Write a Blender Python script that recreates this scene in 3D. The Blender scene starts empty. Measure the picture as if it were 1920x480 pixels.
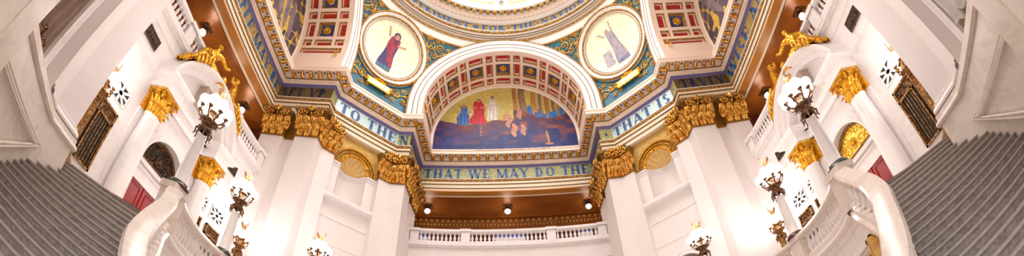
import bpy, math, random
from mathutils import Vector, Matrix
from math import pi, sin, cos, sqrt, atan2, hypot
random.seed(7)
SC = bpy.context.scene
COL = SC.collection

# ------------------------------------------------------------------ camera
PITCH, YAW, ROLL = 0.9935, 0.0443, -0.0637
fw = Vector((sin(YAW)*cos(PITCH), cos(YAW)*cos(PITCH), sin(PITCH)))
rt = Vector((cos(YAW), -sin(YAW), 0)); up = rt.cross(fw)
rt2 = rt*cos(ROLL)+up*sin(ROLL); up2 = up*cos(ROLL)-rt*sin(ROLL)
cd = bpy.data.cameras.new('camera'); cam = bpy.data.objects.new('camera', cd); COL.objects.link(cam)
cd.type = 'PANO'; cd.panorama_type = 'FISHEYE_EQUISOLID'
cd.fisheye_lens = 15.0; cd.fisheye_fov = 2*pi*0.98; cd.sensor_width = 36
cd.shift_y = -0.5
cd.clip_start = 0.05; cd.clip_end = 200
M3 = Matrix((rt2, up2, -fw)).transposed()
cam.matrix_world = Matrix.Translation((0.04, -9.645, 0.0)) @ M3.to_4x4()
SC.camera = cam

# ------------------------------------------------------------------ world, big lights, exposure
w = bpy.data.worlds.new('world'); SC.world = w; w.use_nodes = True
w.node_tree.nodes['Background'].inputs[0].default_value = (1.0, 0.945, 0.93, 1)
w.node_tree.nodes['Background'].inputs[1].default_value = 1.0
def area(name, loc, size, power, col=(1, .95, .9), rot=(0, 0, 0), shape='DISK'):
    l = bpy.data.lights.new(name, 'AREA'); l.shape = shape; l.size = size; l.energy = power; l.color = col
    o = bpy.data.objects.new(name, l); o.location = loc; o.rotation_euler = rot; COL.objects.link(o); return o
def point(name, loc, power, radius=.2, col=(1, .93, .85), parent=None):
    l = bpy.data.lights.new(name, 'POINT'); l.energy = power; l.shadow_soft_size = radius; l.color = col
    o = bpy.data.objects.new(name, l); o.location = loc; COL.objects.link(o)
    if parent: o.parent = parent
    return o
area('dome_skylight', (0, 0, 27.2), 11, 1750, (1, .97, .95))
for k in range(8):                                   # uplights standing on the cornice
    a = pi/8+k*pi/4
    point('cornice_uplight', (7.0*cos(a), 7.0*sin(a), 16.6), 75, .3, (1, .93, .84))
SC.view_settings.view_transform = 'Standard'; SC.view_settings.look = 'None'
SC.view_settings.gamma = 1; SC.view_settings.exposure = 0.42
SC.view_settings.use_curve_mapping = False
cy = SC.cycles
cy.use_denoising = True; cy.max_bounces = 7; cy.diffuse_bounces = 5; cy.glossy_bounces = 3
cy.sample_clamp_indirect = 6; cy.caustics_reflective = False; cy.caustics_refractive = False

# ------------------------------------------------------------------ materials
def mat(name, base, rough=.5, metal=0, emit=None, estr=0, noise=None, bump=None, vor=None, attr=None, spec=None):
    m = bpy.data.materials.new(name); m.use_nodes = True; nt = m.node_tree; N = nt.nodes; L = nt.links
    b = N['Principled BSDF']
    b.inputs['Base Color'].default_value = (*base, 1); b.inputs['Roughness'].default_value = rough
    b.inputs['Metallic'].default_value = metal
    if spec is not None: b.inputs['Specular IOR Level'].default_value = spec
    if emit: b.inputs['Emission Color'].default_value = (*emit, 1); b.inputs['Emission Strength'].default_value = estr
    tc = N.new('ShaderNodeTexCoord'); geo = N.new('ShaderNodeNewGeometry')
    if noise:                      # (scale, detail, distortion, [(pos, col), ...])
        nz = N.new('ShaderNodeTexNoise'); nz.inputs['Scale'].default_value = noise[0]
        nz.inputs['Detail'].default_value = noise[1]; nz.inputs['Distortion'].default_value = noise[2]
        cr = N.new('ShaderNodeValToRGB'); r = cr.color_ramp
        while len(r.elements) < len(noise[3]): r.elements.new(.5)
        for e, (p, c) in zip(r.elements, noise[3]): e.position = p; e.color = (*c, 1)
        L.new(geo.outputs['Position'], nz.inputs['Vector']); L.new(nz.outputs['Fac'], cr.inputs['Fac'])
        L.new(cr.outputs['Color'], b.inputs['Base Color'])
    if vor:                        # (scale, [(pos, col)...]) tesserae / leaf relief with recess shade in its colour
        vz = N.new('ShaderNodeTexVoronoi'); vz.inputs['Scale'].default_value = vor[0]
        cr = N.new('ShaderNodeValToRGB'); r = cr.color_ramp
        while len(r.elements) < len(vor[1]): r.elements.new(.5)
        for e, (p, c) in zip(r.elements, vor[1]): e.position = p; e.color = (*c, 1)
        L.new(geo.outputs['Position'], vz.inputs['Vector'])
        if vor[2] == 'cell':
            sep = N.new('ShaderNodeSeparateColor'); L.new(vz.outputs['Color'], sep.inputs[0]); L.new(sep.outputs[0], cr.inputs['Fac'])
        else: L.new(vz.outputs['Distance'], cr.inputs['Fac'])
        L.new(cr.outputs['Color'], b.inputs['Base Color'])
    if attr:
        at = N.new('ShaderNodeAttribute'); at.attribute_name = 'Col'; nz = N.new('ShaderNodeTexNoise')
        nz.inputs['Scale'].default_value = 5; nz.inputs['Detail'].default_value = 6
        L.new(geo.outputs['Position'], nz.inputs['Vector'])
        mr = N.new('ShaderNodeMapRange'); mr.inputs[1].default_value = .3; mr.inputs[2].default_value = .7
        mr.inputs[3].default_value = .78; mr.inputs[4].default_value = 1.2; L.new(nz.outputs['Fac'], mr.inputs[0])
        mx = N.new('ShaderNodeVectorMath'); mx.operation = 'SCALE'
        L.new(at.outputs['Color'], mx.inputs[0]); L.new(mr.outputs[0], mx.inputs['Scale']); L.new(mx.outputs[0], b.inputs['Base Color'])
    if bump:                       # (scale, strength, kind)
        if bump[2] == 'v':
            t = N.new('ShaderNodeTexVoronoi'); t.inputs['Scale'].default_value = bump[0]; out = t.outputs['Distance']
        else:
            t = N.new('ShaderNodeTexNoise'); t.inputs['Scale'].default_value = bump[0]; t.inputs['Detail'].default_value = 4; out = t.outputs['Fac']
        bp = N.new('ShaderNodeBump'); bp.inputs['Strength'].default_value = bump[1]; bp.inputs['Distance'].default_value = .05
        L.new(geo.outputs['Position'], t.inputs['Vector']); L.new(out, bp.inputs['Height']); L.new(bp.outputs[0], b.inputs['Normal'])
    return m
WHITE = mat('white_marble', (.85, .8, .77), .28, noise=(1.6, 9, 1.2, [(.3, (.86, .80, .785)), (.5, (.88, .83, .815)), (.7, (.80, .735, .72))]))
PLAST = mat('white_stone', (.86, .81, .77), .5, noise=(.9, 6, .6, [(.3, (.86, .79, .775)), (.7, (.82, .745, .725))]))
WARMM = mat('polished_marble', (.75, .68, .62), .24, noise=(1.1, 10, 2.2, [(.3, (.76, .66, .59)), (.5, (.82, .73, .66)), (.62, (.72, .62, .55)), (.75, (.80, .71, .64))]))
STAIR = mat('grey_marble', (.3, .3, .28), .55, noise=(3.2, 12, 2.5, [(.3, (.31, .285, .26)), (.47, (.40, .365, .33)), (.56, (.24, .215, .20)), (.7, (.45, .41, .37))]))
STAIRN = mat('grey_marble_nosing', (.4, .36, .33), .45, noise=(4, 12, 2.5, [(.3, (.38, .31, .28)), (.5, (.50, .42, .38)), (.7, (.43, .36, .32))]))
CREAM = mat('cream_plaster', (.9, .76, .6), .45, noise=(1.2, 4, .3, [(.3, (.90, .75, .58)), (.7, (.86, .70, .53))]))
PINKC = mat('pink_cream_plaster', (.9, .7, .58), .45, noise=(1.2, 4, .3, [(.3, (.90, .71, .59)), (.7, (.86, .66, .54))]))
WPLA = mat('white_plaster', (.93, .87, .82), .5)
GOLD = mat('gilding', (.8, .42, .08), .24, .85, noise=(7, 5, .8, [(.35, (.45, .17, .02)), (.5, (.72, .36, .06)), (.68, (.9, .58, .17))]), bump=(10, .35, 'v'))
GOLDY = mat('bright_gilding', (.85, .42, .03), .3, .6, noise=(7, 5, .8, [(.35, (.62, .22, .008)), (.5, (.82, .40, .02)), (.68, (.92, .56, .07))]), bump=(11, .5, 'v'))
GOLDL = mat('gold_leaf_band', (.7, .4, .08), .4, .4, vor=(24, [(0, (.85, .60, .20)), (.35, (.66, .36, .07)), (.6, (.16, .07, .02))], 'dist'), bump=(14, .8, 'v'))  # dark gaps between the leaves are recess shade put into the colour
GOLDP = mat('matt_gold_paint', (.62, .38, .10), .55, .1, noise=(5, 5, .6, [(.3, (.55, .31, .06)), (.7, (.70, .46, .14))]))
SHELLM = mat('light_gold_paint', (.85, .58, .22), .45, .15, noise=(5, 5, .6, [(.3, (.80, .52, .18)), (.7, (.90, .64, .28))]))
COREM = mat('gilding_gap_shade', (.28, .13, .02), .4, .5)  # dark core paints shade into the gaps between capital leaves
DGOLD = mat('dark_gold_bead', (.25, .15, .04), .5, .3)
BRONZE = mat('dark_bronze', (.16, .07, .03), .35, .6, noise=(16, 4, .5, [(.35, (.06, .025, .015)), (.55, (.20, .09, .04)), (.7, (.42, .24, .10))]), bump=(20, .7, 'v'))
BRASS = mat('brass', (.4, .2, .07), .32, .65, noise=(14, 4, .5, [(.35, (.13, .05, .015)), (.55, (.34, .16, .045)), (.7, (.55, .32, .12))]), bump=(18, .6, 'v'))
BROWN = mat('bronze_ceiling_paint', (.33, .11, .02), .28, .15, noise=(.8, 5, .6, [(.3, (.27, .075, .012)), (.7, (.40, .13, .022))]))
ORNG = mat('orange_brown_paint', (.52, .2, .03), .35, noise=(.8, 5, .6, [(.3, (.47, .17, .02)), (.7, (.56, .23, .035))]))
DRED = mat('dark_red_wall', (.12, .02, .012), .4, noise=(2, 5, .6, [(.3, (.07, .012, .01)), (.7, (.16, .03, .015))]))
DARK = mat('dark_opening', (.02, .016, .014), .6)
RED = mat('red_panel', (.45, .018, .015), .5, noise=(3, 4, .5, [(.3, (.40, .012, .012)), (.7, (.52, .03, .02))]))
DOOR = mat('red_door_leather', (.33, .02, .02), .3, noise=(3, 4, .5, [(.3, (.27, .012, .014)), (.7, (.38, .03, .03))]))
BLUE = mat('deep_blue', (.035, .06, .22), .5, noise=(6, 4, .5, [(.3, (.02, .04, .16)), (.7, (.06, .10, .32))]))
LBLUE = mat('letter_blue', (.02, .10, .30), .35, vor=(22, [(0, (.005, .03, .14)), (.5, (.012, .08, .27)), (1, (.025, .14, .38))], 'cell'))
SLATE = mat('slate_blue', (.09, .10, .13), .5)
PURP = mat('purple_blue_band', (.13, .11, .26), .5)
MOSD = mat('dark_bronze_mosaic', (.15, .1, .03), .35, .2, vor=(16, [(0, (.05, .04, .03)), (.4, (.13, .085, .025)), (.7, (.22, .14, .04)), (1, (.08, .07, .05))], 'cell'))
LDARK = mat('letter_dark_blue', (.01, .015, .06), .35)
TEAL = mat('teal_ground', (.02, .12, .2), .5, noise=(2.2, 6, .8, [(.3, (.008, .07, .19)), (.5, (.012, .13, .20)), (.7, (.05, .17, .15))]))
MOSG = mat('gold_green_mosaic', (.4, .38, .1), .45, .0, vor=(16, [(0, (.16, .22, .14)), (.35, (.38, .36, .12)), (.65, (.55, .46, .14)), (1, (.24, .34, .28))], 'cell'))
MOSB = mat('mosaic_pale_sheen', (.5, .6, .6), .25, .1, vor=(16, [(0, (.34, .55, .62)), (.35, (.60, .70, .66)), (.65, (.42, .62, .70)), (1, (.72, .74, .58))], 'cell'))  # glossy reflection on the diagonal frieze painted in as pale blue
MOSY = mat('dark_gold_mosaic', (.4, .26, .06), .45, .1, vor=(16, [(0, (.14, .09, .03)), (.4, (.34, .21, .04)), (.7, (.50, .33, .07)), (1, (.22, .15, .06))], 'cell'))
MEDL = mat('pale_gold_medallion_mosaic', (.85, .78, .5), .35, .1, vor=(11, [(0, (.90, .84, .62)), (.4, (.80, .72, .42)), (.7, (.93, .90, .76)), (1, (.72, .62, .30))], 'cell'))
PAINT = mat('painted_canvas', (.5, .4, .3), .5, attr=True)
GLOBE = mat('lit_glass_globe', (1, 1, 1), .3, emit=(1, .96, .92), estr=9)
GLOBS = mat('lit_ceiling_globe', (1, 1, 1), .3, emit=(1, .95, .9), estr=2.6)
DAYL = mat('lit_window_glass', (1, 1, 1), .3, emit=(.95, .97, 1), estr=1.6)
AMBER = mat('lit_amber_glass', (.8, .6, .2), .3, emit=(.9, .72, .12), estr=.55, noise=(3, 5, 1, [(.35, (.3, .12, .02)), (.6, (.8, .6, .1))]))
GREENM = mat('dark_red_green_marble', (.02, .09, .06), .2, noise=(6, 4, .5, [(.45, (.10, .012, .012)), (.55, (.02, .07, .045))]))
CLOTHB = mat('brown_canvas_cloth', (.22, .14, .11), .8, noise=(4, 6, 1, [(.3, (.20, .12, .095)), (.7, (.28, .18, .14))]))
CLOTHG = mat('pale_grey_cloth', (.55, .51, .49), .8, noise=(4, 6, 1, [(.3, (.50, .46, .44)), (.7, (.6, .56, .53))]))
TAN = mat('tan_shade_marble', (.48, .37, .29), .3, noise=(1.2, 7, 1, [(.3, (.44, .33, .255)), (.7, (.53, .41, .32))]))  # in the pier openings the tan stands for interior shade
VAULT = mat('gold_vault_paint', (.55, .27, .03), .4, noise=(2, 6, 1.5, [(.3, (.42, .18, .015)), (.5, (.62, .34, .03)), (.7, (.5, .22, .02))]))
PWHT = mat('panel_white', (.8, .84, .9), .4); PBLU = mat('panel_blue', (.05, .09, .4), .4)

# ------------------------------------------------------------------ mesh builder
class MB:
    def __init__(s, f=None): s.v = []; s.f = []; s.t = f; s.col = None; s.raw = False
    def add(s, vs, fs):
        n = len(s.v); t = s.t
        s.v += [tuple(t(p)) for p in vs] if t else [tuple(p) for p in vs]
        s.f += [tuple(i+n for i in q) for q in fs]
    def quad(s, a, b, c, d): s.add([a, b, c, d], [(0, 1, 2, 3)])
    def box(s, x0, x1, y0, y1, z0, z1):
        s.add([(x, y, z) for x in (x0, x1) for y in (y0, y1) for z in (z0, z1)],
              [(0, 1, 3, 2), (4, 6, 7, 5), (0, 4, 5, 1), (2, 3, 7, 6), (0, 2, 6, 4), (1, 5, 7, 3)])
    def obox(s, c, X, Y, Z):
        c, X, Y, Z = map(Vector, (c, X, Y, Z))
        s.add([c+i*X+j*Y+k*Z for i in (-1, 1) for j in (-1, 1) for k in (-1, 1)],
              [(0, 1, 3, 2), (4, 6, 7, 5), (0, 4, 5, 1), (2, 3, 7, 6), (0, 2, 6, 4), (1, 5, 7, 3)])
    def lathe(s, prof, n=16, c=(0, 0, 0), a0=0, a1=2*pi, ax=None):
        full = abs(a1-a0-2*pi) < 1e-6; m = n if full else n+1; vs = []
        for i in range(m):
            a = a0+(a1-a0)*i/n
            for r, z in prof: vs.append((c[0]+r*cos(a), c[1]+r*sin(a), c[2]+z))
        k = len(prof); fs = []
        for i in range(n):
            j = (i+1) % m
            for q in range(k-1): fs.append((i*k+q, j*k+q, j*k+q+1, i*k+q+1))
        s.add(vs, fs)
    def grid(s, fn, nu, nv):
        vs = [fn(i/nu, j/nv) for i in range(nu+1) for j in range(nv+1)]
        s.add(vs, [(i*(nv+1)+j, (i+1)*(nv+1)+j, (i+1)*(nv+1)+j+1, i*(nv+1)+j+1) for i in range(nu) for j in range(nv)])
    def tube(s, pts, r, n=6, closed=False):
        P = [Vector(p) for p in pts]; m = len(P)
        rr = r if isinstance(r, (list, tuple)) else [r]*m; vs = []; nrm = None
        for i in range(m):
            a = P[(i+1) % m] if (closed or i < m-1) else P[i]; b = P[i-1] if (closed or i > 0) else P[i]
            t = (a-b); t = t.normalized() if t.length > 1e-9 else Vector((0, 0, 1))
            if nrm is None: nrm = t.orthogonal().normalized()
            nrm = nrm-t*nrm.dot(t); nrm = nrm.normalized() if nrm.length > 1e-6 else t.orthogonal().normalized()
            bn = t.cross(nrm)
            for k in range(n):
                q = 2*pi*k/n; vs.append(P[i]+(nrm*cos(q)+bn*sin(q))*rr[i])
        fs = []
        for i in range(m if closed else m-1):
            j = (i+1) % m
            for k in range(n): fs.append((i*n+k, j*n+k, j*n+(k+1) % n, i*n+(k+1) % n))
        if not closed: fs += [tuple(range(n)), tuple(range((m-1)*n, m*n))]
        s.add(vs, fs)
    def ball(s, c, r, n=10, sq=(1, 1, 1)):
        s.add(*sphere(c, r, n, sq))
    def sweep(s, path, prof, closed=False):
        """path: plan points (x,y[,z]); prof: (offset to the right of travel, z)"""
        n = len(path); vs = []
        for i in range(n):
            p = Vector(path[i][:2]); zz = path[i][2] if len(path[i]) > 2 else 0
            a = Vector(path[(i+1) % n][:2])-p if (closed or i < n-1) else None
            b = p-Vector(path[i-1][:2]) if (closed or i > 0) else None
            d = [q.normalized() for q in (b, a) if q is not None]
            ns = [Vector((q.y, -q.x)) for q in d]
            m = ns[0] if len(ns) == 1 else (ns[0]+ns[1])/(1+ns[0].dot(ns[1]))
            for o, z in prof: vs.append((p.x+m.x*o, p.y+m.y*o, z+zz))
        k = len(prof); fs = []
        for i in range(n if closed else n-1):
            j = (i+1) % n
            for q in range(k-1): fs.append((i*k+q, j*k+q, j*k+q+1, i*k+q+1))
        s.add(vs, fs)
    def build(s, name, m, parent=None, smooth=False, angle=35):
        me = bpy.data.meshes.new(name); pass
        v = s.v
        rt_ = parent
        while rt_ is not None and rt_.parent is not None: rt_ = rt_.parent
        if rt_ is not None and rt_.name in BASE and not s.raw:
            bx, by, bz = BASE[rt_.name]; v = [(x-bx, y-by, z-bz) for x, y, z in v]
        me.from_pydata([tuple(p) for p in v], [], s.f); me.materials.append(m)
        if smooth:
            me.polygons.foreach_set('use_smooth', [True]*len(me.polygons)); me.set_sharp_from_angle(angle=math.radians(angle))
        if s.col:
            a = me.color_attributes.new('Col', 'FLOAT_COLOR', 'POINT')
            a.data.foreach_set('color', [c for q in s.col for c in (*q, 1)])
        o = bpy.data.objects.new(name, me); COL.objects.link(o)
        if parent is not None: o.parent = parent
        return o
def sphere(c, r, n=10, sq=(1, 1, 1)):
    vs = []; m = n//2+1
    for i in range(m+1):
        t = pi*i/m
        for j in range(n):
            a = 2*pi*j/n; vs.append((c[0]+r*sq[0]*sin(t)*cos(a), c[1]+r*sq[1]*sin(t)*sin(a), c[2]+r*sq[2]*cos(t)))
    return vs, [(i*n+j, i*n+(j+1) % n, (i+1)*n+(j+1) % n, (i+1)*n+j) for i in range(m) for j in range(n)]

BASE = {}
def empty(name, loc=(0, 0, 0), label=None, cat=None, group=None, kind=None):
    o = bpy.data.objects.new(name, None); COL.objects.link(o); o.location = loc; BASE[o.name] = tuple(map(float, loc))
    tag(o, label, cat, group, kind); return o
def tag(o, label=None, cat=None, group=None, kind=None):
    if label: o['label'] = label
    if cat: o['category'] = cat
    if group: o['group'] = group
    if kind: o['kind'] = kind
    return o
def local(name, mb, m, parent, smooth=False, angle=35):
    """mesh already written in the parent's own coordinates"""
    mb.raw = True; return mb.build(name, m, parent, smooth, angle)
def inst(o, parent, loc=(0, 0, 0), rz=0, M=None):
    c = o.copy(); COL.objects.link(c); c.parent = parent
    if M is not None: c.matrix_local = M
    else: c.location = loc; c.rotation_euler = (0, 0, rz)
    return c
def copy_tree(o, parent=None):
    c = o.copy(); COL.objects.link(c)
    if parent: c.parent = parent
    for ch in list(o.children): copy_tree(ch, c)
    return c

# ------------------------------------------------------------------ plan numbers (metres, z = 0 at the camera)
R_, D_, A_, B_ = 8.70, 3.33, 5.11, 5.90
Rd = R_+D_
WP = 11.45                       # plane of the arm walls
FL = 2.0                         # floor of the raised landings
def rot4(k):                     # arm/corner k: 0 north, 1 east, 2 south, 3 west (clockwise)
    return [lambda p: (p[0], p[1], p[2]), lambda p: (p[1], -p[0], p[2]), lambda p: (-p[0], -p[1], p[2]), lambda p: (-p[1], p[0], p[2])][k]
def quarter(a, rd, r, b): return [(-a, rd), (a, rd), (a, r), (b, r), (r, b), (r, a)]
def loop(off=0.0):
    pts = []
    for k in range(4):
        t = rot4(k)
        pts += [t((x, y, 0))[:2] for x, y in [(-A_, Rd), (A_, Rd), (A_, R_), (B_, R_), (R_, B_), (R_, A_)]]
    return pts
LOOP = loop()

# ================================================================== ENTABLATURE
def noff(z0, z1, o0, o1): return [(o0, z0), (o1, z1)]
ent = empty('trim_1', kind='structure')
def band(name, prof, m, parent=ent, path=LOOP, closed=True, smooth=False):
    b = MB(); b.sweep(path, prof, closed); return b.build(name, m, parent, smooth)
band('architrave', [(-.75, 13.10), (-.10, 13.10), (-.10, 13.33), (-.07, 13.35), (-.07, 13.60), (-.03, 13.62), (-.03, 13.80)], CREAM)
band('bead_line', [(-.095, 13.325), (-.045, 13.34), (-.045, 13.365), (-.07, 13.37)], DGOLD)
band('bead_line', [(-.065, 13.595), (-.01, 13.61), (-.01, 13.64), (-.03, 13.645)], DGOLD)
band('leaf_moulding', [(-.03, 13.78), (0.0, 13.82), (.03, 13.90), (.0, 13.965)], GOLDL)
band('fillet', [(.0, 13.965), (.02, 13.97), (.02, 14.0), (-.12, 14.0)], WPLA)
band('purple_cove', [(-.12, 14.84), (-.08, 14.90), (-.0, 15.0)], PURP)
band('dentil_bed', [(-.0, 15.0), (.03, 15.03), (.03, 15.18), (.10, 15.22), (.16, 15.26)], PINKC)
band('bead_line', [(.10, 15.225), (.165, 15.235), (.17, 15.265), (.16, 15.27)], DGOLD)
band('cornice_soffit', [(.16, 15.27), (.16, 15.46), (.20, 15.48), (.60, 15.48), (.60, 15.66), (.64, 15.70), (.64, 15.8), (-.9, 15.8)], PINKC)
# frieze colours: short visible runs in separate tones; pale diagonals carry painted reflection
def seg_frieze(a, b, m):
    f = MB(); f.sweep([a, b], [(-.12, 14.0), (-.12, 14.86)]); return f
def fr_path():
    off = -.12; pts = []
    n = len(LOOP)
    for i in range(n):
        p = Vector(LOOP[i]); a = (Vector(LOOP[(i+1) % n])-p).normalized(); b = (p-Vector(LOOP[i-1])).normalized()
        n1 = Vector((b.y, -b.x)); n2 = Vector((a.y, -a.x)); m = (n1+n2)/(1+n1.dot(n2)); pts.append(p+m*off)
    return pts
FP = fr_path()
FM = {}
for i in range(24):
    k, q = divmod(i, 6)           # q: 0 long side, 1 reveal, 2 small front, 3 diagonal, 4 small side, 5 reveal of next arm
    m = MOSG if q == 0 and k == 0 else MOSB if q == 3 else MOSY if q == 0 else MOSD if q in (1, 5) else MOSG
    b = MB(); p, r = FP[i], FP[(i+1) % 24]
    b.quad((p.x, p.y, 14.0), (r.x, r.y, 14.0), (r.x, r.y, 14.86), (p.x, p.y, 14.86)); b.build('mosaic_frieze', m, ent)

# modillions and dentils
mod0 = MB(); mod0.box(-.10, .10, 0, .34, -.02, .0); 
for s_ in (-1, 1): mod0.tube([(s_*.11+0*t, .10+.085*cos(t)*(1-t/9), -.12+.085*sin(t)*(1-t/9)) for t in [i*.7 for i in range(9)]], .028, 5)
mod0.grid(lambda u, v: (-.09+.18*u, .02+.34*v, -.2+.13*v+.04*sin(pi*u)*-1), 3, 5)
mod0.box(-.09, .09, .02, .36, -.06, -.02); mod0.ball((0, .30, -.08), .075, 8)
modA = local('modillion', mod0, GOLD, ent)
den = MB(); sq = MB(); first = True
for i in range(24):
    p, r = Vector(LOOP[i]), Vector(LOOP[(i+1) % 24]); d = r-p; Lg = d.length; d.normalize(); nn = Vector((d.y, -d.x))
    if (p.y+r.y)/2 < -6.5: continue
    # shrink/extend for mitred corners at offset
    def ext(off, j):
        a = (Vector(LOOP[(j+1) % 24])-Vector(LOOP[j])).normalized(); b = (Vector(LOOP[j])-Vector(LOOP[j-1])).normalized()
        n1 = Vector((b.y, -b.x)); n2 = Vector((a.y, -a.x)); return Vector(LOOP[j])+(n1+n2)/(1+n1.dot(n2))*off
    a0, a1 = ext(.38, i), ext(.38, (i+1) % 24); LL = (a1-a0).length; n = max(1, round(LL/.56)); st = LL/n
    ang = atan2(nn.y, nn.x)-pi/2
    for j in range(n):
        c = a0+d*(st*(j+.5))-nn*.20
        if first: o = modA; first = False
        else: o = inst(modA, ent)
        o.location = (c.x, c.y, 15.48); o.rotation_euler = (0, 0, ang)
        c2 = a0+d*(st*(j+1))+nn*.02
        if j < n-1: sq.obox((c2.x, c2.y, 15.475), (d.x*.065, d.y*.065, 0), (nn.x*.065, nn.y*.065, 0), (0, 0, .006))
    a0, a1 = ext(.045, i), ext(.045, (i+1) % 24); LL = (a1-a0).length; n = int(LL/.125)
    for j in range(n):
        c = a0+d*(LL*(j+.5)/n); den.obox((c.x, c.y, 15.10), (d.x*.036, d.y*.036, 0), (nn.x*.03, nn.y*.03, 0), (0, 0, .055))
den.build('dentil_row', CREAM, ent); sq.build('coffer_squares', SLATE, ent)

# ================================================================== serif lettering
T, H = .225, .09
GL = {
 'A': (.78, [('l', .10, 0, .39, 1, H), ('l', .39, 1, .66, 0, T), ('h', .2, .58, .30, H), ('s', .10, 0), ('s', .66, 0)]),
 'B': (.66, [('v', .18, T), ('a', .2, .75, .3, .25, -90, 90), ('a', .2, .27, .36, .27, -90, 90), ('s', .18, 0), ('s', .18, 1)]),
 'C': (.76, [('a', .42, .5, .36, .5, 50, 310)]),
 'D': (.78, [('v', .18, T), ('a', .22, .5, .46, .5, -90, 90), ('s', .18, 0), ('s', .18, 1)]),
 'E': (.64, [('v', .18, T), ('h', .18, .56, .96, H), ('h', .18, .48, .5, H), ('h', .18, .58, .04, H), ('t', .56, .88), ('t', .58, .12), ('s', .18, 0), ('s', .18, 1)]),
 'F': (.6, [('v', .18, T), ('h', .18, .54, .96, H), ('h', .18, .46, .5, H), ('t', .54, .88), ('s', .18, 0), ('s', .18, 1)]),
 'G': (.8, [('a', .42, .5, .36, .5, 50, 320), ('w', .66, T, 0.05, .42), ('s', .66, .42)]),
 'H': (.82, [('v', .18, T), ('v', .64, T), ('h', .18, .64, .5, H), ('s', .18, 0), ('s', .18, 1), ('s', .64, 0), ('s', .64, 1)]),
 'I': (.38, [('v', .19, T), ('s', .19, 0), ('s', .19, 1)]),
 'J': (.42, [('v', .24, T), ('s', .24, 1), ('h', .04, .24, .04, H)]),
 'L': (.6, [('v', .18, T), ('h', .18, .56, .04, H), ('t', .56, .12), ('s', .18, 0), ('s', .18, 1)]),
 'M': (.98, [('v', .14, H), ('l', .14, 1, .48, .05, T), ('l', .48, .05, .80, 1, H), ('v', .82, T), ('s', .14, 0), ('s', .82, 0)]),
 'N': (.84, [('v', .14, H), ('l', .14, 1, .68, 0, T), ('v', .68, H), ('s', .14, 0), ('s', .68, 1)]),
 'O': (.84, [('a', .42, .5, .37, .5, 0, 360)]),
 'P': (.64, [('v', .18, T), ('a', .2, .74, .34, .26, -90, 90), ('s', .18, 0), ('s', .18, 1)]),
 'R': (.74, [('v', .18, T), ('a', .2, .74, .32, .26, -90, 90), ('l', .34, .5, .66, 0, T), ('s', .18, 0), ('s', .18, 1)]),
 'S': (.62, [('a', .31, .74, .2, .26, 30, 270), ('a', .31, .26, .23, .26, -150, 90)]),
 'T': (.7, [('v', .35, T), ('h', .04, .66, .96, H), ('t', .04, .88), ('t', .66, .88), ('s', .35, 0)]),
 'V': (.76, [('l', .10, 1, .38, 0, T), ('l', .38, 0, .66, 1, H), ('s', .1, 1), ('s', .66, 1)]),
 'W': (1.08, [('l', .08, 1, .32, 0, T), ('l', .32, 0, .54, 1, H), ('l', .54, 1, .78, 0, T), ('l', .78, 0, 1.0, 1, H), ('s', .08, 1), ('s', 1.0, 1), ('s', .54, 1)]),
 'X': (.74, [('l', .1, 1, .62, 0, T), ('l', .1, 0, .62, 1, H), ('s', .1, 1), ('s', .62, 0)]),
 'Y': (.74, [('l', .08, 1, .37, .5, T), ('l', .37, .5, .66, 1, H), ('w', .37, T, 0, .55), ('s', .37, 0), ('s', .08, 1), ('s', .66, 1)]),
 '+': (.4, [('l', .08, .5, .32, .5, .12), ('l', .2, .32, .2, .68, .12)]),
 '*': (1.0, [('a', .5, .5, .3, .36, 0, 360), ('a', .5, .5, .12, .16, 0, 360), ('h', .2, .8, .5, .1)]),
 ' ': (.34, []),
}
def glyph_quads(ch):
    wd, pr = GL[ch]; Q = []
    for p in pr:
        if p[0] == 'v': Q.append([(p[1]-p[2]/2, 0), (p[1]+p[2]/2, 0), (p[1]+p[2]/2, 1), (p[1]-p[2]/2, 1)])
        elif p[0] == 'w': Q.append([(p[1]-p[2]/2, p[3]), (p[1]+p[2]/2, p[3]), (p[1]+p[2]/2, p[4]), (p[1]-p[2]/2, p[4])])
        elif p[0] == 'h': Q.append([(p[1], p[3]-p[4]/2), (p[2], p[3]-p[4]/2), (p[2], p[3]+p[4]/2), (p[1], p[3]+p[4]/2)])
        elif p[0] == 'l':
            x0, y0, x1, y1, t = p[1:]; h = t/2
            if abs(y1-y0) < 1e-6: Q.append([(x0, y0-h), (x1, y0-h), (x1, y0+h), (x0, y0+h)])
            else: Q.append([(x0-h, y0), (x0+h, y0), (x1+h, y1), (x1-h, y1)])
        elif p[0] == 's': Q.append([(p[1]-.17, p[2]-.03), (p[1]+.17, p[2]-.03), (p[1]+.17, p[2]+.03), (p[1]-.17, p[2]+.03)])
        elif p[0] == 't': Q.append([(p[1]-.035, p[2]-.12), (p[1]+.035, p[2]-.12), (p[1]+.035, p[2]+.12), (p[1]-.035, p[2]+.12)])
        elif p[0] == 'a':
            cx, cy_, rx, ry, a0, a1 = p[1:]; n = 12
            for i in range(n):
                t0, t1 = [math.radians(a0+(a1-a0)*(i+j)/n) for j in (0, 1)]
                def io(t):
                    th = H+(T-H)*abs(cos(t))
                    return (cx+rx*cos(t), cy_+ry*sin(t)), (cx+max(rx-th, .01)*cos(t), cy_+max(ry-H-(.02), .01)*sin(t))
                o0, i0 = io(t0); o1, i1 = io(t1); Q.append([o0, o1, i1, i0])
    return wd, Q
def text(mb, s, fn, width, height, track=.08):
    """fn(u, v) -> point; u in 0..width, v in 0..height"""
    adv = sum(GL[c][0]+track for c in s)-track; sx = width/adv; x = 0
    for c in s:
        wd, Q = glyph_quads(c)
        for q in Q: mb.add([fn((x+px)*sx, py*height) for px, py in q], [(0, 1, 2, 3)])
        x += wd+track
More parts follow.
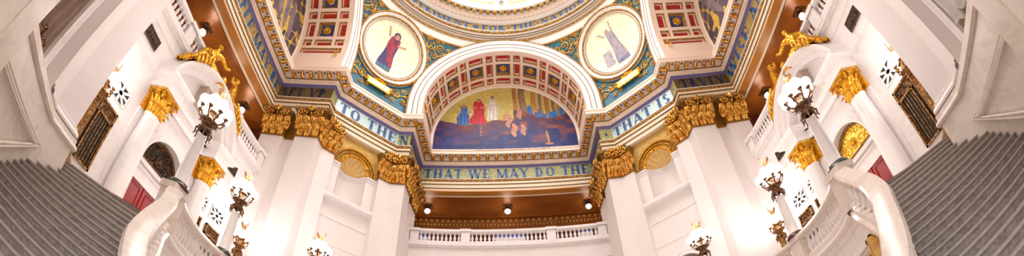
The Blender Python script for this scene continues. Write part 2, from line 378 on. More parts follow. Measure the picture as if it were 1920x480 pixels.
def frieze_text(s, i, m0=.12, m1=.12, m=LBLUE, z0=14.09, h=.68):
    p, r = FP[i], FP[(i+1) % 24]; d = (r-p); Lg = d.length; d.normalize(); nn = Vector((d.y, -d.x)); b = MB()
    def fn(u, v): q = p+d*(m0+u)+nn*.012; return (q.x, q.y, z0+v)
    text(b, s, fn, Lg-m0-m1, h); return b.build('frieze_lettering', m, ent)
frieze_text('THAT WE MAY DO THE', 0, .22, .22)
frieze_text('TO THE', 21, .25, .15); frieze_text('N', 22, .1, .1); frieze_text('ATIONS', 23, .1, .1)
frieze_text('THING', 1, .1, .1)
frieze_text('THAT IS', 3, .1, .15); frieze_text('TRVLY', 5, .3, .3, LDARK); frieze_text('WISE AND JVST', 6, .2, .2)
frieze_text('AN EXAMPLE MAY BE', 18, .15, .2); frieze_text('SET VP', 19, .2, .4, LDARK)
frieze_text('+', 2, .25, .25)

# ================================================================== ARCHES, COFFERS, MURALS
ZC, RI, RO, ZT = 17.15, 4.80, 5.74, 15.8
def cyl(r, th, y): return (r*cos(th), y, ZC+r*sin(th))
def arch_path(r, n=40, z0=ZT): return [(r, z0)]+[(r*cos(pi*i/n), ZC+r*sin(pi*i/n)) for i in range(n+1)]+[(-r, z0)]
def arch_sweep(mb, prof, n=44, z0=ZT):
    """prof: (radius, y)"""
    rows = []
    m = n+3
    for r, y in prof:
        rows.append([(x, y, z) for x, z in arch_path(r, n, z0)])
    vs = [p for row in rows for p in row]; fs = []
    for q in range(len(prof)-1):
        for i in range(m-1): fs.append((q*m+i, q*m+i+1, (q+1)*m+i+1, (q+1)*m+i))
    mb.add(vs, fs)
ros0 = MB()
for k in range(8):
    a = 2*pi*k/8
    ros0.grid(lambda u, v: ((.06+.22*u)*cos(a+(v-.5)*.75*sin(pi*min(1, u*.8+.15))), (.06+.22*u)*sin(a+(v-.5)*.75*sin(pi*min(1, u*.8+.15))), .05+.05*sin(pi*u)), 4, 3)
ros0.ball((0, 0, .07), .09, 8); ros0.lathe([(.0, .03), (.2, .03), (.25, 0)], 12)
ROS = None
def coffer_cell(mbs, t0, t1, y0, y1, mt, mar):
    """one cell: cream border, gilded step, sunken panel"""
    rib, gil, red, blu = mbs; n = 3
    dt = mar/RI
    e0, e1, f0, f1 = t0+dt, t1-dt, y0+mar, y1-mar
    def ring(mb, ra, A, rb, Bq):
        a0, a1, b0, b1 = A; c0, c1, d0, d1 = Bq
        for i in range(n):
            s0, s1 = i/n, (i+1)/n
            for ya, yb in ((b0, d0), (b1, d1)):
                mb.quad(cyl(ra, a0+(a1-a0)*s0, ya), cyl(ra, a0+(a1-a0)*s1, ya), cyl(rb, c0+(c1-c0)*s1, yb), cyl(rb, c0+(c1-c0)*s0, yb))
        for ta, tb in ((a0, c0), (a1, c1)):
            mb.quad(cyl(ra, ta, b0), cyl(ra, ta, b1), cyl(rb, tb, d1), cyl(rb, tb, d0))
    ring(rib, RI, (t0, t1, y0, y1), RI, (e0, e1, f0, f1))
    w1 = .075; g = (e0+w1/RI, e1-w1/RI, f0+w1, f1-w1)
    ring(gil, RI, (e0, e1, f0, f1), RI+.08, g)
    if mt == 'blue': 
        w2 = .07; h = (g[0]+w2/RI, g[1]-w2/RI, g[2]+w2, g[3]-w2)
    else: w2 = .03; h = (g[0]+w2/RI, g[1]-w2/RI, g[2]+w2, g[3]-w2)
    ring(rib, RI+.08, g, RI+.18, h) if mt != 'blue' else ring(gil, RI+.08, g, RI+.18, h)
    pan = blu if mt == 'blue' else red
    for i in range(n):
        pan.quad(cyl(RI+.18, h[0]+(h[1]-h[0])*i/n, h[2]), cyl(RI+.18, h[0]+(h[1]-h[0])*(i+1)/n, h[2]), cyl(RI+.18, h[0]+(h[1]-h[0])*(i+1)/n, h[3]), cyl(RI+.18, h[0]+(h[1]-h[0])*i/n, h[3]))
def arch(k):
    global ROS
    t = rot4(k); par = empty('trim_%d' % (k+2), kind='structure')
    rib, gil, red, blu = (MB(t) for _ in range(4)); y0, y1 = 8.95, 11.85
    cols = [(y0, y0+.78, 's'), (y0+.78, y0+2.12, 'm'), (y0+2.12, y1, 's')]
    pitch = math.radians(22.5)
    for s_ in (-1, 1):
        pass
    edges = []
    a = pi/2-pitch*4+0.0
    seqs = []
    for j in range(-4, 5):
        c = pi/2+j*pitch; seqs.append((c-.128, c+.128, 'big'))
        if j < 4: seqs.append((c+.128, c+pitch-.128, 'thin'))
    for t0, t1, kd in seqs:
        if t0 < .03 or t1 > pi-.03: continue
        for ya, yb, cl in cols:
            if kd == 'big':
                mt = 'blue' if cl == 'm' else 'red'; mar = .12
            else: mt = 'red'; mar = .10
            coffer_cell((rib, gil, red, blu), t0, t1, ya, yb, mt, mar)
        if kd == 'big':
            c = (t0+t1)/2; yc = y0+1.45
            zax = Vector((-cos(c), 0, -sin(c))); xax = Vector((0, 1, 0)); yax = zax.cross(xax)
            P = Vector(cyl(RI+.17, c, yc))
            M = Matrix((xax, yax, zax)).transposed().to_4x4()
            tr = lambda p: Vector(t(p))
            Mx = Matrix((tr(xax), tr(yax), tr(zax))).transposed().to_4x4(); Mx.translation = tr(P)
            if k != 2:
                if ROS is None: ROS = local('rosette', ros0, GOLDY, par, True, 60); ROS.matrix_local = Mx @ Matrix.Scale(1.02, 4)
                else: inst(ROS, par, M=Mx @ Matrix.Scale(1.02, 4))
    lo = [q for q in seqs if q[0] >= .03][0][0]
    # springing panels and plain edges
    for sg in (0, 1):
        ta, tb = (0.0, lo) if sg == 0 else (pi-lo, pi)
        coffer_cell((rib, gil, red, blu), ta, tb, y0, y1, 'red', .1)
        x = RI if sg == 0 else -RI
        rib.quad((x, y0, ZT), (x, y1, ZT), (x, y1, ZC), (x, y0, ZC))
    for ya, yb in ((R_, y0), (y1, Rd)):
        arch_sweep(rib, [(RI, ya), (RI, yb)])
    rib.build('coffer_ribs', PINKC, par); gil.build('coffer_gilding', GOLDL, par); red.build('coffer_panel', RED, par); blu.build('coffer_panel', BLUE, par)
    b = MB(t); arch_sweep(b, [(RI, R_-.0), (RI+.05, R_-.06), (RI+.24, R_-.06), (RI+.26, R_-.09), (RI+.50, R_-.09), (RI+.55, R_-.13), (RI+.72, R_-.16), (RI+.76, R_-.2), (RI+.86, R_-.2)]); b.build('archivolt', WPLA, par, True, 25)
    b = MB(t); arch_sweep(b, [(RI+.25, R_-.095), (RI+.285, R_-.115), (RI+.31, R_-.095)]); b.build('dotted_line', DGOLD, par)
    b = MB(t); arch_sweep(b, [(RI+.54, R_-.135), (RI+.565, R_-.16), (RI+.60, R_-.14)]); b.build('dotted_line', DGOLD, par)
    b = MB(t); b.tube([(x, R_-.18, z) for x, z in arch_path(RI+.92, 150)], .065, 6); b.build('gilded_rope', GOLDL, par)
    # lunette frame
    b = MB(t); arch_sweep(b, [(RI, Rd), (RI-.16, Rd-.03), (RI-.16, Rd+.02)]); b.box(-RI, RI, Rd-.04, Rd+.02, 15.8, 16.08); b.build('lunette_frame', WPLA, par)
    if k == 0:
        b = MB(t); text(b, 'SCIENCE REVEALING TREASVRES OF THE EARTH', lambda u, v: (-1.9+u, 11.378, 15.685+v), 4.6, .085); b.build('inscription', DGOLD, par)
    return par
# painting: colour mesh
def lerp(a, b, t): t = max(0, min(1, t)); return tuple(a[i]+(b[i]-a[i])*t for i in range(3))
def hsh(x, y, s=0):
    v = sin(x*12.9898+y*78.233+s*37.7)*43758.5453; return v-math.floor(v)
def vn(x, y, s=0):
    xi, yi = math.floor(x), math.floor(y); fx, fy = x-xi, y-yi; fx = fx*fx*(3-2*fx); fy = fy*fy*(3-2*fy)
    a, b, c, d = hsh(xi, yi, s), hsh(xi+1, yi, s), hsh(xi, yi+1, s), hsh(xi+1, yi+1, s)
    return (a*(1-fx)+b*fx)*(1-fy)+(c*(1-fx)+d*fx)*fy
def robe(x, z, cx, zb, h, wd, lean=0):
    """1 inside a simple robed shape: wide hem, narrow shoulders"""
    v = (z-zb)/h
    if v < 0 or v > 1: return 0
    c = cx+lean*v; ww = wd*(1-.55*v+.12*sin(9*v+cx*3)); return 1 if abs(x-c) < ww else 0
def disc(x, z, cx, cz, rx, rz): return ((x-cx)/rx)**2+((z-cz)/rz)**2 < 1
def fold(x, z, k=1.0): return (.5+.35*sin(x*26*k+.9*sin(z*3)+z*1.5))*.7+.45*(vn(x*14, z*5, 3)-.5)
def paint_north(x, z):      # x -4.7..4.7, z 0..6
    hz = 2.35+.2*sin(x*1.1+1)+.3*vn(x*1.5, 3)+.05*vn(x*7, 1)
    if x > .6: hz = 3.0+.3*sin(x*1.7)-.12*(x-2)+.1*vn(x*6, 2)
    if z > hz:
        c = lerp((.50, .36, .05), (.66, .50, .09), vn(x*1.3, z*2.3, 2)); c = lerp(c, (.76, .64, .20), (z-hz)/5); c = lerp(c, (.46, .42, .16), .5*vn(x*.8+9, z*3, 6))
        for tx, tw, tc in ((.75, .15, (.33, .13, .04)), (1.25, .27, (.15, .09, .09)), (2.05, .2, (.45, .20, .04)), (2.5, .13, (.20, .12, .10)), (2.95, .18, (.34, .16, .04)), (3.4, .12, (.20, .12, .10)), (3.75, .15, (.36, .18, .05)), (4.15, .13, (.22, .13, .07))):
            if abs(x-tx-.05*sin(z*2+tx)) < tw*(1-.03*z)+.02*vn(z*6, tx): c = lerp(tc, (.62, .34, .08), .55*vn(x*14, z*1.6)**1.5)
            elif z < hz+.35+.4*hsh(round(tx*9), 1) and x > 1.45 and abs(x-tx) < .45: c = lerp((.02, .12, .50), (.05, .25, .55), vn(x*5, z*5))
    else:
        c = lerp((.15, .045, .05), (.01, .02, .14), (hz-z)*.5+.6*vn(x*.9, z*1.1, 5)-.12)
        c = lerp(c, (.30, .08, .03), max(0, vn(x*1.6+4, z*2.6, 9)-.5)*(2.4 if x > 0 else 1.0)*(z > .6))
        c = lerp(c, (.04, .06, .26), max(0, vn(x*3, z*3, 12)-.6)*1.6)
    for cx, zb, h, wd, cc, hi, wing in ((-2.75, 2.2, 1.7, .46, (.02, .06, .36), (.08, .24, .55), 0), (-1.75, 2.3, 2.15, .56, (.40, .004, .015), (.72, .04, .05), 0), (-.78, 2.6, 2.1, .42, (.50, .44, .38), (.88, .82, .74), 0)):
        if wing:
            for wx in (-.42, .40):
                if disc(x-.25*(z-zb-h*.8)*(1 if wx > 0 else -1), z, cx+wx, zb+h*.92, .2, .62 if cx > -2.5 else .34): c = lerp((.36, .15, .03), (.66, .40, .10), vn(x*18, z*3))
        if robe(x, z, cx+.04*sin(z*4), zb+.12*vn(x*6, 1), h, wd): c = lerp(cc, hi, fold(x, z))
        if disc(x, z, cx-.02, zb+h+.06, .13, .18): c = lerp((.50, .24, .14), (.30, .12, .05), (z-zb-h)*5)
        for ax in (-.36, .36):
            if disc(x-.3*(z-zb-h*.72)*(1 if ax > 0 else -1), z, cx+ax*.9, zb+h*.72, .24, .085): c = lerp(hi, (.5, .25, .16), .6)
    for cx, cz, sc, ln in ((.30, 2.55, .95, .45), (1.0, 3.2, .85, -.12), (.62, 1.75, .95, .15), (1.2, 1.75, .8, -.2), (.05, 3.0, .6, 1.0)):
        bb = disc(x-.3*ln*(z-cz)+.05*sin(z*9), z, cx, cz, .20*sc, .62*sc)
        if bb: c = lerp((.58, .27, .18), (.30, .10, .08), (bb-1)*.7+.4*vn(x*6, z*6))
    if disc(x+.1*(z-1), z, 2.75, 1.0, .09, .6) or disc(x, z, 2.8, .5, .3, .08): c = (.46, .22, .12)
    if abs(x+1.55) < .06+.03*sin(z*20) and 1.3 < z < 2.3: c = lerp(c, (.45, .22, .16), .5)
    return c
def paint_side(x, z):
    c = lerp((.05, .035, .06), (.15, .10, .12), vn(x*.9, z*.8, 11))
    if abs(sin(x*4.2+z*1.3+sin(z*2))*sin(x*2.7-z*3.9)) < .13 and vn(x*.8, z*.8, 4) > .42: c = (.66, .42, .05)
    if vn(x*1.8, z*1.6, 21) > .74: c = (.60, .40, .06)
    for cx, cz, rx, rz in ((-2.9, 2.2, .28, 1.4), (-2.1, 3.2, .3, 1.3), (-1.2, 2.2, .35, 1.5), (1.2, 2.6, .35, 1.5), (2.2, 2.2, .3, 1.4), (3.1, 2.0, .28, 1.2), (0, 3, .3, 1.6)):
        if disc(x+.4*(z-cz), z, cx, cz, rx, rz): c = lerp((.30, .20, .17), (.12, .11, .18), vn(x*3, z*2, 8))
    return c
def lunette(k, fn, label, y=Rd-.012):
    t = rot4(k); nu, nv = (440, 260) if k == 0 else (200, 120); b = MB(t); b.col = []; r = RI-.14; z0 = 16.05
    def P(u, v):
        x = -r+2*r*u; ztop = ZC+sqrt(max(0, r*r-x*x)); return x, z0+(ztop-z0)*v
    for i in range(nu+1):
        for j in range(nv+1):
            x, z = P(i/nu, j/nv); b.col.append(fn(x, z-z0))
    b.grid(lambda u, v: (P(u, v)[0], y, P(u, v)[1]), nu, nv)
    return tag(b.build('lunette_painting', PAINT), label, 'painting')
for k in (0, 1, 3, 2): arch(k)
lunette(0, paint_north, 'half-round painting of robed figures under golden sky and tree trunks, above the long frieze')
lunette(1, paint_side, 'dim purple-grey painting with gold lattice in the arch at upper right')
lunette(3, paint_side, 'dim purple-grey painting with gold lattice in the arch at upper left')
b = MB(rot4(2)); b.box(-5, 5, Rd, Rd+.1, 13, 22.5); b.build('wall_south', PLAST).__setitem__('kind', 'structure')
for k in (0, 1, 3):      # backing behind lunettes, keeps light from leaking
    b = MB(rot4(k)); b.box(-5.6, 5.6, Rd+.05, Rd+.15, 15.75, 22.6); b.build('wall_lunette', PLAST).__setitem__('kind', 'structure')

# ================================================================== PENDENTIVES
SR = sqrt(R_**2+5.8**2)
def pend(k):
    t = rot4(k); b = MB(t); nz, na = 26, 24
    def P(u, v, rr=SR):
        z = 15.8+(22.95-15.8)*v; rho = sqrt(rr*rr-(z-ZC)**2); c = R_/rho*rr/SR
        f0 = math.acos(min(1, c)) if c < 1 else 0
        f = f0+(pi/2-2*f0)*u; return (rho*sin(f), rho*cos(f), z)
    b.grid(P, na, nz); o = b.build('wall_pendentive', TEAL, None, True, 60); o['kind'] = 'structure'
    if k in (1, 2): pass
    # frame on the sphere: azimuth 45, centre height 20.3
    zc = 20.3; rho = sqrt(SR*SR-(zc-ZC)**2); cdir = Vector((rho*sin(pi/4), rho*cos(pi/4), zc-ZC))/SR
    ux = Vector((1, -1, 0)).normalized()*1; uy = cdir.cross(ux).normalized()
    if uy.z < 0: uy = -uy
    def S(a, bb, lift=.03):
        p = (cdir*SR+ux*a+uy*bb).normalized()*(SR-lift); return (p.x, p.y, p.z+ZC)
    par = empty('trim_%d' % (k+6), kind='structure')
    # white ring and ropes
    def ringm(name, prof, m, n=72, smooth=True):
        q = MB(t); vs = []
        for i in range(n):
            a = 2*pi*i/n
            for r, l in prof: vs.append(S(r*cos(a), r*sin(a), l))
        kk = len(prof); q.add(vs, [(i*kk+j, ((i+1) % n)*kk+j, ((i+1) % n)*kk+j+1, i*kk+j+1) for i in range(n) for j in range(kk-1)])
        q.build(name, m, par, smooth, 25)
    ringm('medallion_ring', [(2.0, .02), (2.02, .12), (2.10, .14), (2.16, .10), (2.2, .10), (2.26, .14), (2.40, .16), (2.44, .2), (2.62, .2), (2.66, .03)], WPLA)
    ringm('gilded_rope', [(2.16, .09), (2.20, .18), (2.29, .18), (2.33, .12)], GOLDL, 90)
    ringm('gilded_rope', [(2.50, .18), (2.55, .26), (2.63, .26), (2.68, .15)], GOLDL, 90)
    ringm('dotted_line', [(2.02, .10), (2.05, .15), (2.09, .14)], DGOLD, 90)
    # scrollwork
    q = MB(t)
    def scroll(cx, cy_, r, turn, a0, n=26, w=.035):
        w *= .75
        pts = []; 
        for i in range(n+1):
            f = i/n; a = a0+turn*f*2*pi*1.5; rr = r*(1-.82*f); pts.append(S(cx+rr*cos(a), cy_+rr*sin(a), .05))
        q.tube(pts, [w*(1.2-.5*i/n) for i in range(n+1)], 5)
        for i in range(8):
            f = i/8; a = a0+turn*f*2*pi*1.1; rr = r*(1-.6*f)
            c0 = (cx+rr*cos(a), cy_+rr*sin(a)); d = (cos(a+turn*.7), sin(a+turn*.7))
            l = r*.42*(1-.5*f)
            q.tube([S(c0[0]+d[0]*l*s, c0[1]+d[1]*l*s+.06*sin(3*s), .05) for s in (0, .4, .75, 1)], [w*.7, w*1.5, w, .004], 4)
        q.ball(S(cx, cy_, .06), w*2.2, 6)
    if k in (0, 3):
        for sx in (-1, 1):
            scroll(sx*1.35, -2.95, .33, sx, pi/2); scroll(sx*2.25, -2.72, .36, -sx, -pi/2); scroll(sx*2.95, -2.55, .26, sx, 0)
            scroll(sx*1.9, -3.35, .22, -sx, 0, w=.028); scroll(sx*3.3, -3.0, .25, sx, 0, w=.028)
            scroll(sx*2.55, -1.75, .24, -sx, pi/2, w=.028); scroll(sx*.55, -3.15, .2, -sx, 0, w=.03)
            scroll(sx*2.45, 1.9, .42, sx, pi/2); scroll(sx*3.15, 1.95, .3, -sx, -pi/2); scroll(sx*2.05, 2.3, .2, sx, 0, w=.028)
            scroll(sx*3.75, 2.0, .2, sx, 0, w=.028); scroll(sx*2.85, 1.25, .24, -sx, 0, w=.028)
            q.tube([S(sx*(2.2+.18*i), 1.55+.25*sin(i*.9), .05) for i in range(10)], .03, 5)
            for (a_, b__, c_) in ((2.75, 2.35, .17), (3.45, 1.55, .17), (2.6, .75, .16), (2.35, 1.35, .15), (3.15, 2.45, .14), (3.0, -3.3, .2), (2.2, -3.55, .18), (1.2, -3.6, .18), (1.75, -2.45, .17), (2.85, -2.1, .18), (2.7, -1.2, .15), (3.6, -3.4, .17), (.75, -3.5, .15)):
                scroll(sx*a_, b__, c_, -sx, a_*3, n=18, w=.024)
            q.tube([S(sx*(.6+.3*i), -2.95-.18*sin(i*.9), .05) for i in range(10)], .03, 5)
        q.build('gilded_scrollwork', GOLDY, par, True, 60)
        # cartouche
        word = 'LAW' if k == 3 else 'RELIGION'
        q = MB(t); yb = -3.42
        def fr(x, y, l=.1): return S(x, yb+y, l)
        q.add([fr(-.86, -.02), fr(.86, -.02), fr(.86, .52), fr(-.86, .52), fr(-.86, -.02, .2), fr(.86, -.02, .2), fr(.86, .52, .2), fr(-.86, .52, .2)],
              [(4, 5, 6, 7), (0, 1, 5, 4), (1, 2, 6, 5), (2, 3, 7, 6), (3, 0, 4, 7)])
        for i in range(-4, 5): q.ball(fr(i*.09, .66+.06*cos(i*.8), .16), .10, 7)
        for sx in (-1, 1): q.ball(fr(sx*.93, .25, .14), .11, 7); q.ball(fr(sx*.9, .5, .14), .08, 6)
        q.build('cartouche', GOLDY, par, True, 40)
        q = MB(t); q.add([fr(-.75, .05, .215), fr(.75, .05, .215), fr(.75, .45, .215), fr(-.75, .45, .215)], [(0, 1, 2, 3)]); q.build('cartouche_panel', CREAM, par)
        q = MB(t); wdt = .9 if k == 3 else 1.3; text(q, word, lambda u, v: fr(-wdt/2+u, .12+v, .23), wdt, .25); q.build('cartouche_lettering', GOLD, par)
    # medallion disc
    q = MB(t); q.col = []; n1, n2 = 60, 26
    pf = (lambda x, y: paint_law(x, y)) if k == 3 else (lambda x, y: paint_rel(x, y))
    for i in range(n1+1):
        for j in range(n2+1):
            a = 2*pi*i/n1; r = 2.02*j/n2; q.col.append((1, 1, 1))
    q.grid(lambda u, v: S(2.02*v*cos(2*pi*u), 2.02*v*sin(2*pi*u), .05), n1, n2)
    q.col = None
    md = q.build('wall_medallion_ground', MEDL, None, True, 60); md['kind'] = 'structure'
    if k in (0, 3):
        q = MB(t); q.col = []; g = 190
        cells = {}
        idx = {}
        vs = []; fs = []
        for i in range(g):
            for j in range(g):
                x, y = -1.9+3.8*(i+.5)/g, -1.9+3.8*(j+.5)/g
                c = pf(x, y)
                if c is None: continue
                ids = []
                for di, dj in ((0, 0), (1, 0), (1, 1), (0, 1)):
                    key = (i+di, j+dj)
                    if key not in idx:
                        idx[key] = len(vs); vs.append(S(-1.9+3.8*key[0]/g, -1.9+3.8*key[1]/g, .075)); q.col.append(c)
                    ids.append(idx[key])
                fs.append(tuple(ids))
        q.add(vs, fs); q.build('medallion_figure', PAINT, par)
        q = MB(t)
        for row in range(-6, 7):
            y = row*.29; hw = sqrt(max(0, 1.8**2-y*y)); 
            q2 = ''.join(random.choice('IVNEXTLR') for _ in range(int(hw*2/.22)))
            for sx in (-1, 1):
                pass
            x = -hw
            for ch in q2:
                if pf(x+.08, y+.08) is None and pf(x+.02, y) is None:
                    wd, Q = glyph_quads(ch)
                    for qq in Q: 
                        pp = [S(x+px*.16, y+py*.17, .062) for px, py in qq]
                        q.add(pp, [(0, 1, 2, 3)]) if False else None
                x += .22
def paint_law(x, y):      # blue and crimson robed figure
    if disc(x, y, .05, .98, .17, .2): return (.45, .24, .16)
    if disc(x, y, .05, 1.02, .26, .3): return (.05, .015, .10)
    if abs(x+.55-.35*(1.05-y)) < .06 and .75 < y < 1.45: return (.5, .28, .18)
    if abs(y-.45-.25*(x-.3)) < .055 and .3 < x < .95: return (.5, .28, .18)
    v = (y+1.65)/2.5
    if 0 <= v <= 1:
        wd = .52*(1-.35*v)*(1+.08*sin(9*v)); cx = -.12+.16*v
        if abs(x-cx) < wd:
            c = (.05, .015, .16)
            if vn(x*2.2+2, y*1.4, 4) > .56 or (v > .7 and x < cx): c = (.38, .01, .05)
            if v < .12: c = (.04, .16, .25)
            return lerp(c, tuple(q*.5 for q in c), vn(x*8, y*2, 6))
    return None
def paint_rel(x, y):      # pale lavender robed figure with an altar
    if disc(x, y, -.08, 1.0, .15, .18): return (.50, .30, .26)
    if abs(x+.62+.75*(y-1.02)*1.2) < .07 and .75 < y < 1.22: return (.50, .36, .33)
    if abs(x-.28-.12*(y-1.1)) < .055 and .9 < y < 1.6: return (.50, .36, .33)
    v = (y+1.55)/2.45
    if 0 <= v <= 1:
        wd = .46*(1-.45*v)*(1+.08*sin(8*v)); cx = .22-.2*v
        if abs(x-cx) < wd:
            c = (.42, .38, .40) if v > .1 else (.12, .11, .36)
            return lerp(c, (.25, .21, .30), vn(x*9, y*2, 6))
    if abs(x+.72) < .30+.05*sin(y*20) and -1.35 < y < -.25: return lerp((.34, .30, .36), (.48, .44, .46), vn(x*7, y*7, 2))
    return None
for k in range(4): pend(k)

# ================================================================== RING, DRUM, DOME
ring = empty('trim_10', kind='structure')
def rb(name, prof, m, n=128, smooth=True):
    b = MB(); b.lathe(prof, n); return b.build(name, m, ring, smooth, 25)
rb('ring_band', [(9.06, 22.44), (9.0, 22.38), (8.86, 22.56), (8.72, 22.76), (8.62, 22.86), (8.62, 22.98)], WPLA)
rb('rope_moulding', [(9.14, 22.36), (9.08, 22.28), (9.0, 22.32), (8.98, 22.42)], GOLDL)
rb('rope_moulding', [(8.74, 22.80), (8.66, 22.76), (8.58, 22.86), (8.62, 22.95)], GOLDL)
rb('ring_moulding', [(8.62, 22.98), (8.50, 22.97), (8.48, 23.03), (8.38, 23.03), (8.36, 23.10), (8.20, 23.10), (8.18, 23.16)], WPLA)
rb('dotted_line', [(8.49, 23.0), (8.46, 22.99), (8.44, 23.03)], DGOLD)
rb('dotted_line', [(8.37, 23.07), (8.33, 23.05), (8.31, 23.1)], DGOLD)
rb('leaf_moulding', [(8.19, 23.15), (8.08, 23.16), (8.02, 23.24)], GOLDL)
rb('fillet', [(8.02, 23.24), (8.0, 23.24), (8.0, 23.28), (8.06, 23.28)], WPLA)
rb('ring_frieze', [(8.06, 23.27), (8.06, 24.0)], MOSY)
rb('ring_moulding', [(8.06, 24.0), (7.98, 24.0), (7.92, 24.04), (7.86, 24.04), (7.84, 24.1), (7.78, 24.12)], WPLA)
rb('cornice_bed', [(7.78, 24.12), (7.6, 24.16), (7.55, 24.22), (7.42, 24.24)], PINKC)
rb('ring_cornice', [(7.42, 24.24), (7.42, 24.42), (7.02, 24.42), (7.02, 24.58), (6.95, 24.64), (6.95, 24.8), (7.3, 24.8)], WPLA)
b = MB()
for i in range(150):
    a = 2*pi*i/150; 
    for r, z, hh in ((7.66, 24.13, .03),): b.obox((r*cos(a), r*sin(a), z), (cos(a)*.07, sin(a)*.07, 0), (-sin(a)*.07, cos(a)*.07, 0), (0, 0, hh))
b.build('dentil_row', WPLA, ring)
b = MB(); q = MB()
for i in range(96):
    a = 2*pi*i/96
    b.obox((7.24*cos(a), 7.24*sin(a), 24.38), (cos(a)*.15, sin(a)*.15, 0), (-sin(a)*.12, cos(a)*.12, 0), (0, 0, .06)); b.ball((7.12*cos(a), 7.12*sin(a), 24.34), .09, 6)
    a += pi/96; q.obox((7.24*cos(a), 7.24*sin(a), 24.418), (cos(a)*.1, sin(a)*.1, 0), (-sin(a)*.08, cos(a)*.08, 0), (0, 0, .006))
b.build('modillion_ring', GOLD, ring); q.build('coffer_squares', SLATE, ring)
b = MB()
def ringtext(s, a0, a1):
    text(b, s, lambda u, v: (8.045*cos(a0+(a1-a0)*u), 8.045*sin(a0+(a1-a0)*u), 23.36+v), 1.0, .56)
ringtext('AN HOLY EXPERIMENT*FOR+THE+NATIONS+WANT A', math.radians(175), math.radians(15))
b.build('ring_lettering', LBLUE, ring)
drum = empty('wall_drum', kind='structure')
b = MB(); b.lathe([(7.3, 24.8), (7.3, 25.15), (7.22, 25.2), (7.22, 25.3), (7.35, 25.34), (7.35, 28.5)], 96); b.build('drum_face', WPLA, drum, True, 25)
b = MB(); b.lathe([(7.35, 28.5), (7.2, 28.5), (7.2, 28.7), (7.0, 30), (5, 33), (0, 34.5)], 64); b.build('ceiling', PLAST).__setitem__('kind', 'structure')
b = MB(); q = MB(); g = MB()
for i in range(16):
    a = 2*pi*(i+.5)/16; tx, ty = -sin(a), cos(a)
    def W(x, z, r=7.30): return (r*cos(a)+tx*x, r*sin(a)+ty*x, z)
    pts = [(-.72, 25.5), (.72, 25.5)]+[(.72*cos(pi*j/10), 27.2+.72*sin(pi*j/10)) for j in range(11)]
    q.add([W(x, z, 7.2) for x, z in pts], [tuple(range(len(pts)))])
    loop_ = [W(x, z, 7.16) for x, z in [(-.78, 25.45), (.78, 25.45)]+[(.78*cos(pi*j/10), 27.2+.78*sin(pi*j/10)) for j in range(11)]]
    g.tube(loop_, .06, 5, True)
    aa = 2*pi*i/16
    b.lathe([(.22, 25.3), (.18, 25.4), (.16, 27.8), (.2, 28), (.26, 28.3)], 12, (7.05*cos(aa), 7.05*sin(aa), 0))
q.build('window_1', DAYL).__setitem__('kind', 'structure'); g.build('window_surround', GOLDY, drum, True); b.build('drum_column', WPLA, drum, True)

# ================================================================== PIERS
leafm = MB()
def leafgrid(w, h, curl):
    def P(u, v):
        lob = 1+.22*abs(sin(v*10)); ww = w*(.72+.28*sin(pi*min(v*1.15, 1)))*lob*(1 if v < .8 else 1-(v-.8)*2.2)
        x = (u-.5)*ww; out = .05+curl*v**3+.05*(1-abs(u-.5)*2)+.03*cos((u-.5)*22)*(1-v*.3)
        z = h*v if v < .86 else h*(.86-(v-.86)*1.0)
        return (x, out, z)
    m = MB(); m.grid(P, 8, 10); return m
LEAF = leafgrid(.36, .74, .36); LEAF2 = leafgrid(.38, .84, .46)
def put(mb, src, c, d, nn, s=1, z=0):
    mb.add([(c.x+d.x*x*s+nn.x*y*s, c.y+d.y*x*s+nn.y*y*s, z+zz*s) for x, y, zz in src.v], src.f)
PIERPATH = [(7.5, 12.1), (5.25, 12.1), (5.25, 10.75), (5.5, 10.75), (5.5, 10.0), (5.15, 10.0), (5.15, 8.74), (5.9, 8.74), (6.40, 8.24), (6.66, 8.50), (8.50, 6.66), (8.24, 6.40), (8.74, 5.9), (8.74, 5.15), (10.0, 5.15), (10.0, 5.5), (10.75, 5.5), (10.75, 5.25), (12.1, 5.25), (12.1, 7.5)]
DADO = [(12.1-4.6, 12.2), (5.03, 12.2), (5.03, 8.62), (5.86, 8.62), (8.62, 5.86), (8.62, 5.03), (12.2, 5.03), (12.2, 7.5)]
CAPSEG = [1, 5, 6, 7, 11, 12, 13, 17]
names = ['wall_northeast', 'wall_southeast', 'wall_southwest', 'wall_northwest']
def arch_wall(mb, P, u0, u1, z0, z1, ops, n=20):
    """P(u, z) -> point. ops: (uc, half width, bottom, spring, arched radius=hw)"""
    us = {u0, u1}
    for uc, hw, zb, zs in ops:
        for i in range(n+1): us.add(round(uc+hw*cos(pi*i/n), 5))
    us = sorted(us)
    for a, b_ in zip(us, us[1:]):
        m = (a+b_)/2; segs = []
        cur = (z0, z0)
        for uc, hw, zb, zs in sorted(ops, key=lambda o: o[2]):
            if abs(m-uc) < hw:
                ta = zs+sqrt(max(0, hw*hw-(a-uc)**2)); tb = zs+sqrt(max(0, hw*hw-(b_-uc)**2))
                if zb > cur[0]+1e-4: mb.quad(P(a, cur[0]), P(b_, cur[1]), P(b_, zb), P(a, zb))
                cur = (ta, tb)
        mb.quad(P(a, cur[0]), P(b_, cur[1]), P(b_, z1), P(a, z1))
def opening_path(uc, hw, zb, zs, n=20): return [(uc+hw, zb)]+[(uc+hw*cos(pi*i/n), zs+hw*sin(pi*i/n)) for i in range(n+1)]+[(uc-hw, zb)]
def ribbon(mb, P, pth, prof):
    """prof: (dr outward, depth) around an opening path given by centre-scaled points; P(u, z, depth)"""
    pass
